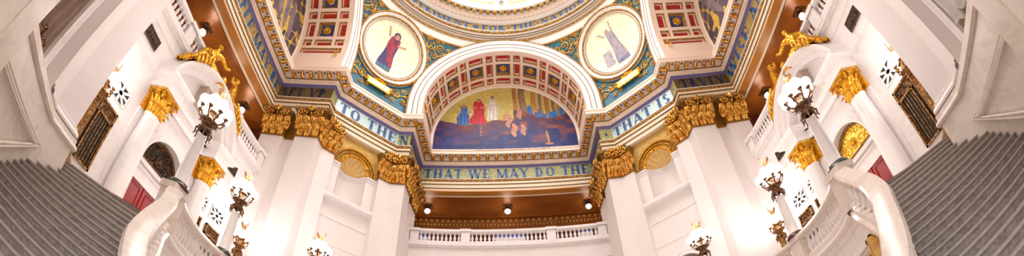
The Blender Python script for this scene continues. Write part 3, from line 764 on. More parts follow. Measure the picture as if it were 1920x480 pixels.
def pier(k):
    t = rot4(k); par = empty(names[k], kind='structure')
    b = MB(t)
    for i in range(len(PIERPATH)-1):
        if i == 9: continue
        (x0, y0), (x1, y1) = PIERPATH[i], PIERPATH[i+1]
        b.quad((x0, y0, 2.2), (x1, y1, 2.2), (x1, y1, 11.45), (x0, y0, 11.45))
    # recess wall with niche and low arched opening
    c0 = Vector((6.66, 8.50)); c1 = Vector((8.50, 6.66)); mid = (c0+c1)/2; d = (c1-c0).normalized(); nn = Vector((-1, -1)).normalized()
    def P(u, z, dep=0): q = mid+d*u-nn*dep; return (q.x, q.y, z)
    hl = (c1-c0).length/2; NW_, SH = .78, 11.35
    ops = [(0, .80, 2.2, 5.15), (0, NW_, 9.35, SH)]
    arch_wall(b, P, -hl, hl, 2.2, 13.1, ops)
    b.build('pier_face', PLAST, par)
    if k in (0, 3, 1, 2):
        q = MB(t)   # niche body
        q.grid(lambda u, v: P(NW_*cos(pi*u), 9.35+(SH-9.35)*v, NW_*sin(pi*u)), 16, 2)
        q.add([P(NW_*cos(pi*i/16), 9.35, NW_*sin(pi*i/16)) for i in range(17)], [tuple(range(17))])
        q.build('niche', PLAST, par, True)
        q = MB(t)
        def shell(u, v):
            a = pi*u; e = pi/2*v; fl = 1-.16*(1-abs(sin(a*6.5))); r = (NW_+.02)*(fl if v < .95 else 1)
            x = r*cos(a); zz = r*sin(a)*1
            return P(x*cos(e)**.0*(1-(1-cos(e))*1.0) if False else r*cos(a)*sin(e), SH+r*sin(a)*sin(e), NW_*.92*cos(e))
        q.grid(shell, 90, 12); q.build('niche_shell', SHELLM, par, True, 50)
        q = MB(t)
        for rr, w_, dp in ((NW_+.06, .05, -.06), (NW_+.22, .035, -.07), (NW_+.40, .05, -.08)):
            q.tube([P(rr*cos(pi*i/40), SH+rr*sin(pi*i/40), dp) for i in range(41)], w_, 6)
        for i in range(18):
            a = pi*(i+.5)/18; q.ball(P((NW_-.02)*cos(a), SH+(NW_-.02)*sin(a), -.06), .075, 6)
        q.build('shell_border', GOLDY, par, True, 60)
        q = MB(t)
        q.grid(lambda u, v: P((NW_+.45*v)*cos(pi*u), SH+(NW_+.45*v)*sin(pi*u), -.04), 30, 1); q.build('shell_archivolt', GOLDL, par)
        q = MB(t)
        q.add([P(-hl-.4, 11.4, -.03), P(hl+.4, 11.4, -.03), P(hl+.4, 13.1, -.03), P(-hl-.4, 13.1, -.03)], [(0, 1, 2, 3)])
        q = MB(t); arch_wall(q, lambda u, z: P(u, z, -.03), -hl, hl, 11.36, 13.1, [(0, NW_, 11.36, SH+.01)]); q.build('gold_spandrel', GOLDP, par)
        q = MB(t)      # impost following the niche
        for dz, o, h in ((11.22, .10, .12), (11.10, .05, .12), (11.02, .02, .05)):
            prof = [(u_, 0) for u_ in ()]
            pts = [(-hl, 0), (-NW_, 0)]+[(-NW_*cos(pi*i/16), NW_*sin(pi*i/16)) for i in range(1, 16)]+[(NW_, 0), (hl, 0)]
            def off(p, o): 
                u_, dd = p
                if abs(u_) >= NW_-1e-6: return (u_, -o)
                r = NW_-o; s_ = r/NW_; return (u_*s_, dd*s_)
            vs = []
            for p in pts:
                for oo, zz in ((0, dz), (o, dz+.03), (o, dz+h), (0, dz+h)):
                    u_, dd = off(p, oo); vs.append(P(u_, zz, dd))
            q.add(vs, [(i*4+j, (i+1)*4+j, (i+1)*4+j+1, i*4+j+1) for i in range(len(pts)-1) for j in range(3)])
        q.build('impost', WHITE, par)
        q = MB(t)      # sill ledge and string courses
        for z0, z1, o in ((9.17, 9.37, .34), (9.08, 9.17, .26), (8.78, 8.84, .05), (8.20, 8.27, .04), (6.9, 6.94, .03)):
            q.add([P(u_, z_, dd) for u_ in (-hl-(.24 if o > .2 else 0), hl+(.24 if o > .2 else 0)) for z_ in (z0, z1) for dd in (0, -o)], [(0, 1, 3, 2), (4, 6, 7, 5), (0, 4, 5, 1), (2, 3, 7, 6), (0, 2, 6, 4), (1, 5, 7, 3)])
        q.build('ledge', WHITE, par)
        q = MB(t)      # lower arch moulding + reveal
        op = opening_path(0, .80, 2.2, 5.15)
        def ringop(prof, zb=2.2):
            rows = [[(r*cos(a), 5.15+r*sin(a), dd) for a in [pi*i/24 for i in range(25)]] for r, dd in prof]
            rows = [[(row[0][0], zb, dd)]+row+[(row[-1][0], zb, dd)] for row, (r, dd) in zip(rows, prof)]
            m = 27; vs = [P(*p) for row in rows for p in row]
            q.add(vs, [(j*m+i, j*m+i+1, (j+1)*m+i+1, (j+1)*m+i) for j in range(len(rows)-1) for i in range(m-1)])
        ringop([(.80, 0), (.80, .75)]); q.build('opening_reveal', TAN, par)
        q = MB(t); ringop([(.80, 0), (.80, -.09), (.86, -.12), (.93, -.07), (.96, -.07), (1.0, -.12), (1.07, -.12), (1.1, 0)]); q.build('opening_moulding', WHITE, par, True, 30)
        q = MB(t); q.quad(P(-.82, 2.2, .75), P(.82, 2.2, .75), P(.82, 6.1, .75), P(-.82, 6.1, .75)); q.build('opening_back', TAN, par)  # shade of the recess is put into the tan colour
    # dado
    q = MB(t); q.sweep(DADO, [(0, -6), (0, 2.08), (.05, 2.10), (.09, 2.17), (.07, 2.22), (.02, 2.26), (.02, 2.36), (-.10, 2.40), (-.5, 2.40)])
    q.build('dado', WARMM if k in (1, 2) else PLAST, par, True, 25)
    # base mouldings of the pilasters
    q = MB(t)
    for i in range(len(PIERPATH)-1):
        pass
    q.sweep(PIERPATH[5:9], [(.10, 2.4), (.12, 2.46), (.09, 2.52), (.04, 2.55), (.05, 2.6), (0, 2.63)])
    q.sweep(PIERPATH[11:15], [(.10, 2.4), (.12, 2.46), (.09, 2.52), (.04, 2.55), (.05, 2.6), (0, 2.63)])
    q.build('pilaster_base', WHITE, par, True, 30)
    # gilded capitals
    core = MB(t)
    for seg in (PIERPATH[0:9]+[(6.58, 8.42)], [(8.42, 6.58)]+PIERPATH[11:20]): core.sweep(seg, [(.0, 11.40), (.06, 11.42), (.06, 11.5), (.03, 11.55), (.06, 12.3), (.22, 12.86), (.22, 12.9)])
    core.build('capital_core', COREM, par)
    ab = MB(t)
    for seg in (PIERPATH[0:3], PIERPATH[4:9], PIERPATH[11:16], PIERPATH[16:20]): ab.sweep(seg, [(.2, 12.88), (.36, 12.9), (.4, 13.0), (.36, 13.09), (0, 13.09)])
    ab.build('abacus', GOLDL, par)
    if True:
        for i in CAPSEG:
            p, r = Vector(PIERPATH[i]), Vector(PIERPATH[i+1]); dd = r-p; Lg = dd.length; dd.normalize(); n2 = Vector((dd.y, -dd.x))
            cp = MB(t); n = max(1, round(Lg/.40))
            for j in range(n): put(cp, LEAF, p+dd*(Lg*(j+.5)/n), dd, n2, 1, 11.45)
            for j in range(n+1): put(cp, LEAF2, p+dd*(Lg*j/n), dd, n2, 1, 11.82)
            for j in range(n): 
                c = p+dd*(Lg*(j+.5)/n); cp.tube([(c.x+n2.x*(.08+.3*s*s)+dd.x*.05*sin(9*s), c.y+n2.y*(.08+.3*s*s)+dd.y*.05*sin(9*s), 12.3+.45*s) for s in (0, .3, .6, .8, 1)], [.05, .07, .05, .07, .03], 5)
            for e, sg in ((p, 1), (r, -1)):        # volutes
                for s2 in (0, 1):
                    base = e+dd*sg*(.10+.22*s2)+n2*(.40-.08*s2); pts = []
                    for q_ in range(16):
                        a = q_*.62; rr = (.21-.05*s2)*(1-q_/18); pts.append((base.x+dd.x*sg*rr*cos(a)+n2.x*.03*q_/16, base.y+dd.y*sg*rr*cos(a)+n2.y*.03*q_/16, 12.66+rr*sin(a)))
                    cp.tube(pts, [.055-.0022*q_ for q_ in range(16)], 6)
            c = (p+r)/2+n2*.38; cp.ball((c.x, c.y, 12.97), .15, 8, (1, 1, .9))
            for a in range(6): cp.ball((c.x+dd.x*.14*cos(a), c.y+dd.y*.14*cos(a), 12.97+.13*sin(a)), .06, 6)
            cp.build('capital', GOLDY if k in () else GOLD, par, True, 70)
for k in range(4): pier(k)

# ================================================================== GALLERIES (bronze ceilings) AND ARM WALLS
def armT(k): return rot4(k)
bal0 = MB(); bal0.lathe([(.075, 0), (.085, .03), (.06, .06), (.045, .09), (.075, .16), (.085, .22), (.07, .30), (.04, .42), (.038, .47), (.055, .49), (.055, .52), (.07, .54), (.07, .58)], 10)
bal0.box(-.085, .085, -.085, .085, -.0, .035); bal0.box(-.08, .08, -.08, .08, .55, .58)
BAL = None
def put_bal(par, x, y, z, rz=0, s=1.0, bx=(0, 0, 0)):
    global BAL
    if BAL is None:
        BAL = local('baluster', bal0, WHITE, par, True, 50); o = BAL
    else: o = inst(BAL, par)
    o.location = (x-bx[0], y-bx[1], z-bx[2]); o.rotation_euler = (0, 0, rz); o.scale = (s, s, s); return o
def gallery(k):
    t = rot4(k); nm = ['north', 'east', 'south', 'west'][k]
    par = empty('ceiling_%s' % nm, kind='structure')
    b = MB(t); b.box(-7.4, 7.4, Rd+.02, Rd+.55, 13.08, 13.14); b.box(-7.4, 7.4, Rd+.55, Rd+.62, 13.16, 13.2); b.build('beam_soffit', ORNG, par)
    b = MB(t); b.box(-7.4, 7.4, Rd+.5, 16.6, 13.34, 13.5); b.box(-7.4, 7.4, Rd+.5, Rd+.53, 13.1, 13.4)
    b.box(-7.4, 7.4, Rd+1.0, Rd+1.12, 13.31, 13.35); b.box(-7.4, 7.4, 15.8, 15.95, 13.28, 13.35); b.build('ceiling_panel', BROWN, par)
    b = MB(t); b.sweep([(-7.4, 16.5), (7.4, 16.5)], [(.0, 12.5), (.08, 12.55), (.08, 12.7), (.2, 12.8), (.2, 12.95), (.35, 13.1), (.35, 13.3)]); b.build('gallery_cornice', BROWN, par)
    b = MB(t)
    for i in range(60): x = -7.3+14.6*i/59; b.box(x-.06, x+.06, 16.2, 16.32, 12.8, 12.92)
    for i in range(40): x = -7.3+14.6*i/39; b.ball((x, 16.12, 13.14), .09, 6)
    b.build('dentil_row', GOLDP, par)
    b = MB(t); b.box(-7.5, 7.5, 16.5, 16.6, 9.0, 13.4); b.box(-7.5, -7.4, 12.1, 16.5, 9, 13.4); b.box(7.4, 7.5, 12.1, 16.5, 9, 13.4); b.build('gallery_wall', DRED, par)
    b = MB(t); b.box(-7.5, 7.5, WP+.3, 16.6, 9.0, 9.15); o = b.build('floor_gallery_'+nm, PLAST); o['kind'] = 'structure'
for k in (0, 1, 3): gallery(k)

def arm_balustrade(k, label):
    t = rot4(k); base = t((0, WP, 9.25)); th = empty('balustrade', base, label, 'balustrade', None)
    b = MB(t); b.box(-5.25, 5.25, WP-.14, WP+.16, 9.25, 9.40); b.build('base_rail', WHITE, th)
    b = MB(t); b.box(-5.25, 5.25, WP-.20, WP+.18, 9.98, 10.12); b.box(-5.25, 5.25, WP-.13, WP+.13, 9.93, 9.98); b.build('coping', WHITE, th)
    peds = [(-5.2, -4.75), (-2.48, -2.0), (2.0, 2.48), (4.75, 5.2)]
    for a, c in peds:
        b = MB(t); b.box(a, c, WP-.18, WP+.16, 9.25, 9.99); b.box(a-.05, c+.05, WP-.25, WP+.2, 9.98, 10.14); b.build('pedestal', WHITE, th)
    for (a, c, n) in ((-4.75, -2.48, 10), (-2.0, 2.0, 18), (2.48, 4.75, 10)):
        for i in range(n):
            x = a+(c-a)*(i+.5)/n; p = t((x, WP, 9.4)); put_bal(th, *p, 0, .93, base)
arm_balustrade(0, 'white marble balustrade of the gallery on the far side, below the long frieze')
arm_balustrade(3, 'white marble balustrade above the arched pediment on the left wall')
arm_balustrade(1, 'white marble balustrade above the arched pediment on the right wall')

wn = {0: 'wall_north', 1: 'wall_east', 3: 'wall_west'}
# north wall
par = empty('wall_north', kind='structure')
b = MB(); b.box(-5.4, 5.4, WP, WP+.3, -6, 9.26); b.build('wall_face', PLAST, par)
b = MB(); b.box(-5.3, 5.3, WP-.18, WP, 9.12, 9.26); b.box(-5.3, 5.3, WP-.1, WP, 9.02, 9.12); b.box(-5.3, 5.3, WP-.05, WP, 8.1, 8.17); b.build('string_course', WHITE, par)

def side(s):
    """detailed west (s=-1) / east (s=+1) wall; local (y along wall, z, d = distance out from the wall face into the room)"""
    def P(y, z, d=0): return (s*(WP-d), y, z)
    nm = 'west' if s < 0 else 'east'; lr = 'left' if s < 0 else 'right'
    par = empty('wall_'+nm, kind='structure')
    def bx(mb, y0, y1, z0, z1, d0, d1):
        x0, x1 = sorted((s*(WP-d0), s*(WP-d1))); mb.box(x0, x1, y0, y1, z0, z1)
    b = MB(); arch_wall(b, P, -5.5, 5.5, FL-.2, 9.26, [(0, 1.1, FL-.2, 4.95)], 24)
    b.build('wall_face', WHITE, par)
    def ringop(mb, prof, zb=FL, zs=4.95, n=28):
        rows = [[(r*cos(pi*i/n), zs+r*sin(pi*i/n), d) for i in range(n+1)] for r, d in prof]
        rows = [[(row[0][0], zb, d)]+row+[(row[-1][0], zb, d)] for row, (r, d) in zip(rows, prof)]; m = n+3
        mb.add([P(*p) for row in rows for p in row], [(j*m+i, j*m+i+1, (j+1)*m+i+1, (j+1)*m+i) for j in range(len(rows)-1) for i in range(m-1)])
    q = MB(); ringop(q, [(1.1, 0), (1.1, -.5)]); ringop(q, [(1.1, 0), (1.1, .08), (1.2, .1), (1.24, .06), (1.42, .08), (1.46, .04), (1.5, 0)]); q.build('arch_moulding', WHITE, par, True, 25)
    # transom with mouldings
    q = MB(); bx(q, -1.1, 1.1, 4.12, 4.95, -.5, -.45); bx(q, -1.1, 1.1, 4.78, 4.95, -.5, -.30); bx(q, -1.1, 1.1, 4.60, 4.70, -.5, -.40); bx(q, -1.1, 1.1, 4.12, 4.30, -.5, -.36)
    bx(q, -1.1, -.95, FL, 4.2, -.5, -.38); bx(q, .95, 1.1, FL, 4.2, -.5, -.38); q.build('transom', WHITE, par)
    # string courses below the gallery
    q = MB(); bx(q, -5.3, 5.3, 9.12, 9.26, 0, .16); bx(q, -5.3, 5.3, 9.02, 9.12, 0, .09); bx(q, -5.3, 5.3, 7.36, 7.46, 0, .10); bx(q, -5.3, 5.3, 7.26, 7.36, 0, .05); bx(q, -5.3, 5.3, 8.52, 8.58, 0, .03)
    for a, c in ((-4.6, -2.75), (2.75, 4.6)):
        pass
    q.build('string_course', WHITE, par)
    # door
    dn = empty('door_1' if s < 0 else 'door_2', (s*(WP+.47), 0, FL), kind='structure')
    q = MB(); bx(q, -.95, .95, FL, 4.12, -.5, -.44); q.build('door_leaf', DOOR, dn)
    q = MB()
    for a, c in ((-.9, -.04), (.04, .9)):
        for z0, z1 in ((2.15, 3.0), (3.12, 3.98)):
            y0, y1 = a+.14, c-.14
            q.tube([P(y0, z0, -.42), P(y1, z0, -.42), P(y1, z1, -.42), P(y0, z1, -.42)], .025, 4, True)
    q.tube([P(0, FL, -.42), P(0, 4.12, -.42)], .03, 4); q.build('door_moulding', RED, dn)
    q = MB(); q.tube([P(-.1, 2.9, -.36), P(-.1, 3.2, -.36)], .02, 6); q.tube([P(.1, 2.9, -.36), P(.1, 3.2, -.36)], .02, 6); q.build('door_handle', BRASS, dn)
    # lunette grille above the door
    gr = empty('window_grille', (s*(WP+.3), 0, 4.95), ('dark bronze' if s < 0 else 'gilded, lit')+' scrollwork grille in the half-round transom over the red door on the %s wall' % lr, 'grille')
    q = MB(); n = 24; q.add([P(0, 4.95, -.42)]+[P(1.08*cos(pi*i/n), 4.95+1.08*sin(pi*i/n), -.42) for i in range(n+1)], [(0, i+1, i+2) for i in range(n)]); q.build('glass', DARK if s < 0 else AMBER, gr)
    q = MB(); ringop(q, [(1.08, -.40), (1.08, -.25), (.98, -.25), (.98, -.40)], 4.95); q.tube([P(-1.05, 4.99, -.32), P(1.05, 4.99, -.32)], .05, 5)
    q.build('grille_frame', BRONZE if s < 0 else BRASS, gr)
    q = MB()
    def sp(cy_, cz, r, turn, a0, w=.025):
        pts = [P(cy_+r*(1-.85*i/18)*cos(a0+turn*i*.5), cz+r*(1-.85*i/18)*sin(a0+turn*i*.5), -.32) for i in range(19)]; q.tube(pts, w, 4)
        for i in range(0, 14, 2):
            a = a0+turn*i*.5; rr = r*(1-.85*i/18); q.tube([P(cy_+rr*cos(a), cz+rr*sin(a), -.32), P(cy_+(rr+.09)*cos(a+.3), cz+(rr+.09)*sin(a+.3), -.31)], [w, .006], 4)
    for sg in (-1, 1):
        sp(sg*.42, 5.25, .23, sg, 0); sp(sg*.75, 5.22, .16, -sg, pi/2); sp(sg*.36, 5.68, .2, -sg, 0); sp(sg*.68, 5.55, .13, sg, pi); sp(sg*.12, 5.9, .09, sg, 0)
    q.tube([P(.16*cos(a*.5), 5.35+.2*sin(a*.5), -.31) for a in range(13)], .035, 5, False); q.ball(P(0, 5.35, -.31), .12, 8)
    q.build('scrollwork', BRONZE if s < 0 else GOLDY, gr)
    # relief panels
    for y0, y1, wh in ((-3.85, -2.97, 'beside the near end of'), (2.97, 3.85, 'beside the far end of')):
        rp = empty('relief_panel', (s*WP, (y0+y1)/2, 7.75), 'small dark bronze panel on the %s wall %s the arched pediment' % (lr, wh), 'panel', 'pierced bronze panels')
        q = MB(); bx(q, y0, y1, 7.75, 8.2, .0, .03); q.build('panel_back', DARK, rp)
        q = MB(); yc = (y0+y1)/2
        for sg in (-1, 1):
            q.tube([P(yc+sg*(.08+.26*(i/14)+.05*sin(i)), 7.97+.12*sin(i*.9)*(1-i/20), .05) for i in range(15)], .02, 4)
            q.tube([P(yc+sg*.25+.09*(1-i/14)*cos(i*.6), 7.97+.09*(1-i/14)*sin(i*.6), .05) for i in range(13)], .017, 4)
        q.ball(P(yc, 7.98, .04), .07, 7); q.tube([P(y0, 7.75, .03), P(y1, 7.75, .03), P(y1, 8.2, .03), P(y0, 8.2, .03)], .025, 4, True); q.build('scrollwork', BRONZE, rp)
    # cross-barred vents
    for i, (y0, y1, z0, z1, wh) in enumerate(((-3.5, -2.72, 5.28, 5.88, 'nearest the stair pier'), (2.2, 2.85, 5.3, 5.85, 'beside the far column'), (3.22, 4.12, 5.28, 5.86, 'farthest along'))):
        v = empty('wall_vent', (s*WP, (y0+y1)/2, z0), 'square white cross-barred vent over dark gaps on the %s wall, %s' % (lr, wh), 'vent', 'cross-barred wall vents')
        q = MB(); bx(q, y0, y1, z0, z1, 0, .02); q.build('vent_back', DARK, v)
        q = MB(); yc, zc = (y0+y1)/2, (z0+z1)/2; w_ = .045
        for a, c in (((y0, z0), (y1, z1)), ((y0, z1), (y1, z0)), ((y0, zc), (y1, zc)), ((yc, z0), (yc, z1))):
            dy, dz = c[0]-a[0], c[1]-a[1]; L = hypot(dy, dz); ny, nz = -dz/L*w_, dy/L*w_
            q.add([P(a[0]+ny, a[1]+nz, .05), P(a[0]-ny, a[1]-nz, .05), P(c[0]-ny, c[1]-nz, .05), P(c[0]+ny, c[1]+nz, .05), P(a[0]+ny, a[1]+nz, .02), P(a[0]-ny, a[1]-nz, .02), P(c[0]-ny, c[1]-nz, .02), P(c[0]+ny, c[1]+nz, .02)],
                  [(0, 1, 2, 3), (0, 1, 5, 4), (2, 3, 7, 6), (1, 2, 6, 5), (3, 0, 4, 7)])
        q.tube([P(y0, z0, .03), P(y1, z0, .03), P(y1, z1, .03), P(y0, z1, .03)], .035, 4, True); q.build('cross_bars', WHITE, v)
    # brass grille windows
    for i, (y0, y1, z0, z1, wh) in enumerate(((-4.15, -2.74, 2.7, 4.95, 'tall, nearest the stair pier'), (2.22, 2.80, 3.9, 4.92, 'narrow, beside the far column'), (3.2, 4.12, 3.6, 4.95, 'wide, farthest from the stairs'))):
        g = empty('window_grille', (s*WP, (y0+y1)/2, z0), 'brass barred window grille on the %s wall, %s' % (lr, wh), 'grille', 'brass window grilles')
        q = MB(); bx(q, y0, y1, z0, z1, 0, .02); q.build('dark_glass', DARK, g)
        q = MB(); fr_ = .07
        for a in ((y0, y0+fr_, z0, z1), (y1-fr_, y1, z0, z1), (y0, y1, z0, z0+fr_), (y0, y1, z1-fr_, z1), (y0, y1, z1-.48, z1-.40), ((y0+y1)/2-.03, (y0+y1)/2+.03, z0, z1-.4)): bx(q, *a, .0, .12)
        q.build('grille_frame', BRASS, g)
        q = MB(); n = int((y1-y0)/.11)
        for j in range(1, n): y = y0+(y1-y0)*j/n; q.tube([P(y, z0, .07), P(y, z1-.44, .07)], .018, 4)
        q.build('bar_row', BRASS, g)
        q = MB(); bx(q, y0+.05, y1-.05, z1-.42, z1-.06, .02, .05)
        for j in range(4):
            yc = y0+(y1-y0)*(j+.5)/4; q.tube([P(yc+.1*(1-i/14)*cos(i*.6), z1-.24+.1*(1-i/14)*sin(i*.6), .07) for i in range(13)], .016, 4)
        q.build('header_panel', BRONZE, g)
    # columns with gilded capitals
    for y, wh in ((-1.78, 'nearer'), (1.78, 'farther')):
        cx = s*(WP-.42)
        cl = empty('column', (cx, y, FL), 'round white marble column with gilded capital, %s one flanking the red door on the %s wall' % (wh, lr), 'column', 'columns flanking the red doors')
        q = MB(); q.lathe([(.50, FL), (.50, FL+.15), (.44, FL+.18), (.46, FL+.26), (.37, FL+.34)], 24, (cx, y, 0)); q.build('column_base', WHITE, cl, True, 40)
        q = MB(); q.lathe([(.36, FL+.3), (.355, 3.5), (.30, 5.82), (.33, 5.86), (.33, 5.92), (.30, 5.94)], 28, (cx, y, 0)); q.build('column_shaft', WHITE, cl, True, 40)
        q = MB(); q.lathe([(.29, 5.9), (.30, 6.4), (.40, 6.75), (.5, 6.8)], 16, (cx, y, 0))
        for row, (zz, nl, src, sc_) in enumerate(((5.92, 8, LEAF, .6), (6.18, 8, LEAF2, .62))):
            for j in range(nl):
                a = 2*pi*(j+.5*row)/nl; n2 = Vector((cos(a), sin(a))); dd = Vector((-sin(a), cos(a))); put(q, src, Vector((cx, y))+n2*.27, dd, n2, sc_, zz)
        for j in range(4):
            a = pi/4+j*pi/2
            pts = []
            for i in range(14): aa = i*.6; rr = .15*(1-i/16); pts.append((cx+cos(a)*(.5+rr*cos(aa)), y+sin(a)*(.5+rr*cos(aa)), 6.66+rr*sin(aa)))
            q.tube(pts, .035, 6)
            for da in (-.35, .35):
                pts = [(cx+cos(a+da)*(.42+.1*(1-i/12)*cos(i*.6)), y+sin(a+da)*(.42+.1*(1-i/12)*cos(i*.6)), 6.66+.1*(1-i/12)*sin(i*.6)) for i in range(12)]; q.tube(pts, .028, 5)
        q.box(cx-.47, cx+.47, y-.47, y+.47, 6.80, 6.90); q.build('capital', GOLDY, cl, True, 60)
        # pilaster response behind
        q = MB(); bx(q, y-.42, y+.42, FL, 6.85, 0, .08); q.build('pilaster', WHITE, par)
        q = MB(); bx(q, y-.44, y+.44, 5.98, 6.9, .02, .15); q.build('pilaster_capital', GOLDY, par)
    # arched pediment
    pd = empty('pediment', (s*WP, 0, 6.9), 'large round-arched white marble pediment over the red door on the %s wall' % lr, 'pediment')
    q = MB()
    for y in (-1.78, 1.78):
        bx(q, y-.52, y+.52, 6.9, 7.10, 0, .95); bx(q, y-.46, y+.46, 7.10, 7.32, 0, .88); bx(q, y-.62, y+.62, 7.32, 7.42, 0, 1.05); bx(q, y-.70, y+.70, 7.42, 7.55, 0, 1.14)
    bx(q, -1.4, 1.4, 6.9, 7.1, 0, .22); bx(q, -1.4, 1.4, 7.1, 7.32, 0, .17); bx(q, -1.4, 1.4, 7.32, 7.55, 0, .30); q.build('entablature', WHITE, pd)
    q = MB(); CZ, n = 7.0, 36; ang0 = math.asin(.55/2.45)
    def arcs(prof):
        rows = [[P(r*cos(ang0+(pi-2*ang0)*i/n), CZ+r*sin(ang0+(pi-2*ang0)*i/n), d) for i in range(n+1)] for r, d in prof]; m = n+1
        q.add([p for row in rows for p in row], [(j*m+i, j*m+i+1, (j+1)*m+i+1, (j+1)*m+i) for j in range(len(rows)-1) for i in range(m-1)])
    arcs([(2.0, .06), (2.0, .45), (2.06, .5), (2.15, .5), (2.17, .62), (2.3, .64), (2.34, .85), (2.42, .88), (2.44, .93), (2.5, .93), (2.5, 0)]); q.build('arch_cornice', WHITE, pd, True, 25)
    q = MB(); n = 24; q.add([P(0, 7.5, .06)]+[P(2.05*cos(ang0+(pi-2*ang0)*i/n), CZ+2.05*sin(ang0+(pi-2*ang0)*i/n), .06) for i in range(n+1)], [(0, i+1, i+2) for i in range(n)]); q.build('tympanum', WHITE, pd)
    q = MB()
    q.obox(P(0, 8.55, .3), (.24*s, 0, 0), (0, .34, 0), (0, 0, .42)); q.ball(P(0, 8.5, .45), .3, 10, (.6, 1, 1.3)); q.build('tympanum_relief', TAN, pd)
    return par
side(-1); side(1)

# ================================================================== GILDED STATUES (reclining on the pediments)
def figure(name, joints, edges, radii, mirror=1):
    me = bpy.data.meshes.new(name); me.from_pydata(joints, edges, []); me.update()
    o = bpy.data.objects.new(name, me); COL.objects.link(o)
    m = o.modifiers.new('skin', 'SKIN'); m.use_smooth_shade = True
    for i, r in enumerate(radii):
        me.skin_vertices[0].data[i].radius = (r, r)
    me.skin_vertices[0].data[0].use_root = True
    s2 = o.modifiers.new('sub', 'SUBSURF'); s2.levels = s2.render_levels = 2
    dg = bpy.context.evaluated_depsgraph_get(); nm = bpy.data.meshes.new_from_object(o.evaluated_get(dg)); bpy.data.objects.remove(o)
    return nm
def statue(s, far):
    g = 1 if far else -1                      # which half of the arch (y sign)
    lr = 'left' if s < 0 else 'right'; CZ = 7.0
    st = empty('statue', (s*(WP-.55), g*1.2, 9.0), 'gilded robed figure reclining on the %s half of the pediment arch on the %s wall' % ('far' if far else 'near', lr), 'statue', 'gilded statues on the pediments')
    def A(deg, h, d=.5):                      # deg from crown toward this side, h above extrados
        a = math.radians(deg); r = 2.52+h; return (s*(WP-d), g*r*sin(a), CZ+r*cos(a))
    J = [A(22, .22), A(19, .45), A(17, .72), A(15.5, .93), A(15, 1.12),                     # pelvis, waist, chest, neck, head
         A(12, .78, .72), A(6, .52, .82), A(3, .62, .95),                                   # outer arm raised on the orb
         A(24, .74, .30), A(29, .45, .34), A(32, .18, .5),                                   # inner arm propping on the arch
         A(33, .42, .66), A(42, .20, .72), A(50, .14, .8),                                   # near thigh, knee raised, shin, foot
         A(34, .16, .38), A(46, .12, .42), A(55, .10, .5)]
    E_ = [(0, 1), (1, 2), (2, 3), (3, 4), (2, 5), (5, 6), (6, 7), (2, 8), (8, 9), (9, 10), (0, 11), (11, 12), (12, 13), (0, 14), (14, 15), (15, 16)]
    R2 = [.21, .18, .21, .085, .125, .11, .075, .05, .11, .075, .055, .165, .11, .07, .16, .10, .07]
    me = figure('statue', J, E_, R2); bx = Vector(BASE[st.name])
    me.transform(Matrix.Translation(-bx)); me.materials.clear(); me.materials.append(GOLDY)
    o = bpy.data.objects.new('body', me); COL.objects.link(o); o.parent = st
    # drapery over the hips and legs, hanging folds
    q = MB()
    def dr(u, v):
        deg = 20+36*u; fold = .07*sin(v*16+u*5)+.05*sin(u*21+v*4); d = .12+.78*v
        return A(deg, .03+.40*(1-u*.75)*sin(pi*min(1, v*1.05))*1.0+fold*.8, d)
    q.grid(dr, 22, 24); q.build('drapery', GOLDY, st, True, 80)
    q = MB()
    def dr2(u, v):
        deg = 8+20*u; fold = .05*sin(v*14+u*9); return A(deg, .10+.5*sin(pi*v)*(.5+.5*u)+fold, .2+.55*v)
    q.grid(dr2, 12, 16)
    for i in range(5): 
        a = i/4; q.tube([A(24+20*a, .35-.15*a, .9), A(27+20*a, .18-.1*a, 1.02), A(29+20*a, -.08, 1.03)], [.07, .06, .03], 5)
    q.build('robe', GOLDY, st, True, 80)
    hq = MB(); h = A(14, 1.18); hq.ball((h[0], h[1], h[2]), .14, 10, (1, 1, .8))
    for i in range(8): a = i*.8; hq.ball((h[0]+.1*cos(a), h[1]+.1*sin(a), h[2]+.02), .05, 6)
    hq.build('hair', GOLDY, st, True, 60)
for s in (-1, 1):
    for far in (False, True): statue(s, far)
    q = MB(); c = (s*(WP-.75), -.05, 9.62); q.ball(c, .17, 14); q.lathe([(.22, -.38), (.24, -.3), (.12, -.2), (.1, -.14)], 12, c)
    q.ball((c[0], c[1], c[2]+.2), .05, 8)
    tag(q.build('orb', GOLDY, None, True, 50), 'gilded orb at the crown of the pediment on the %s wall, between the statues' % ('left' if s < 0 else 'right'), 'ornament')

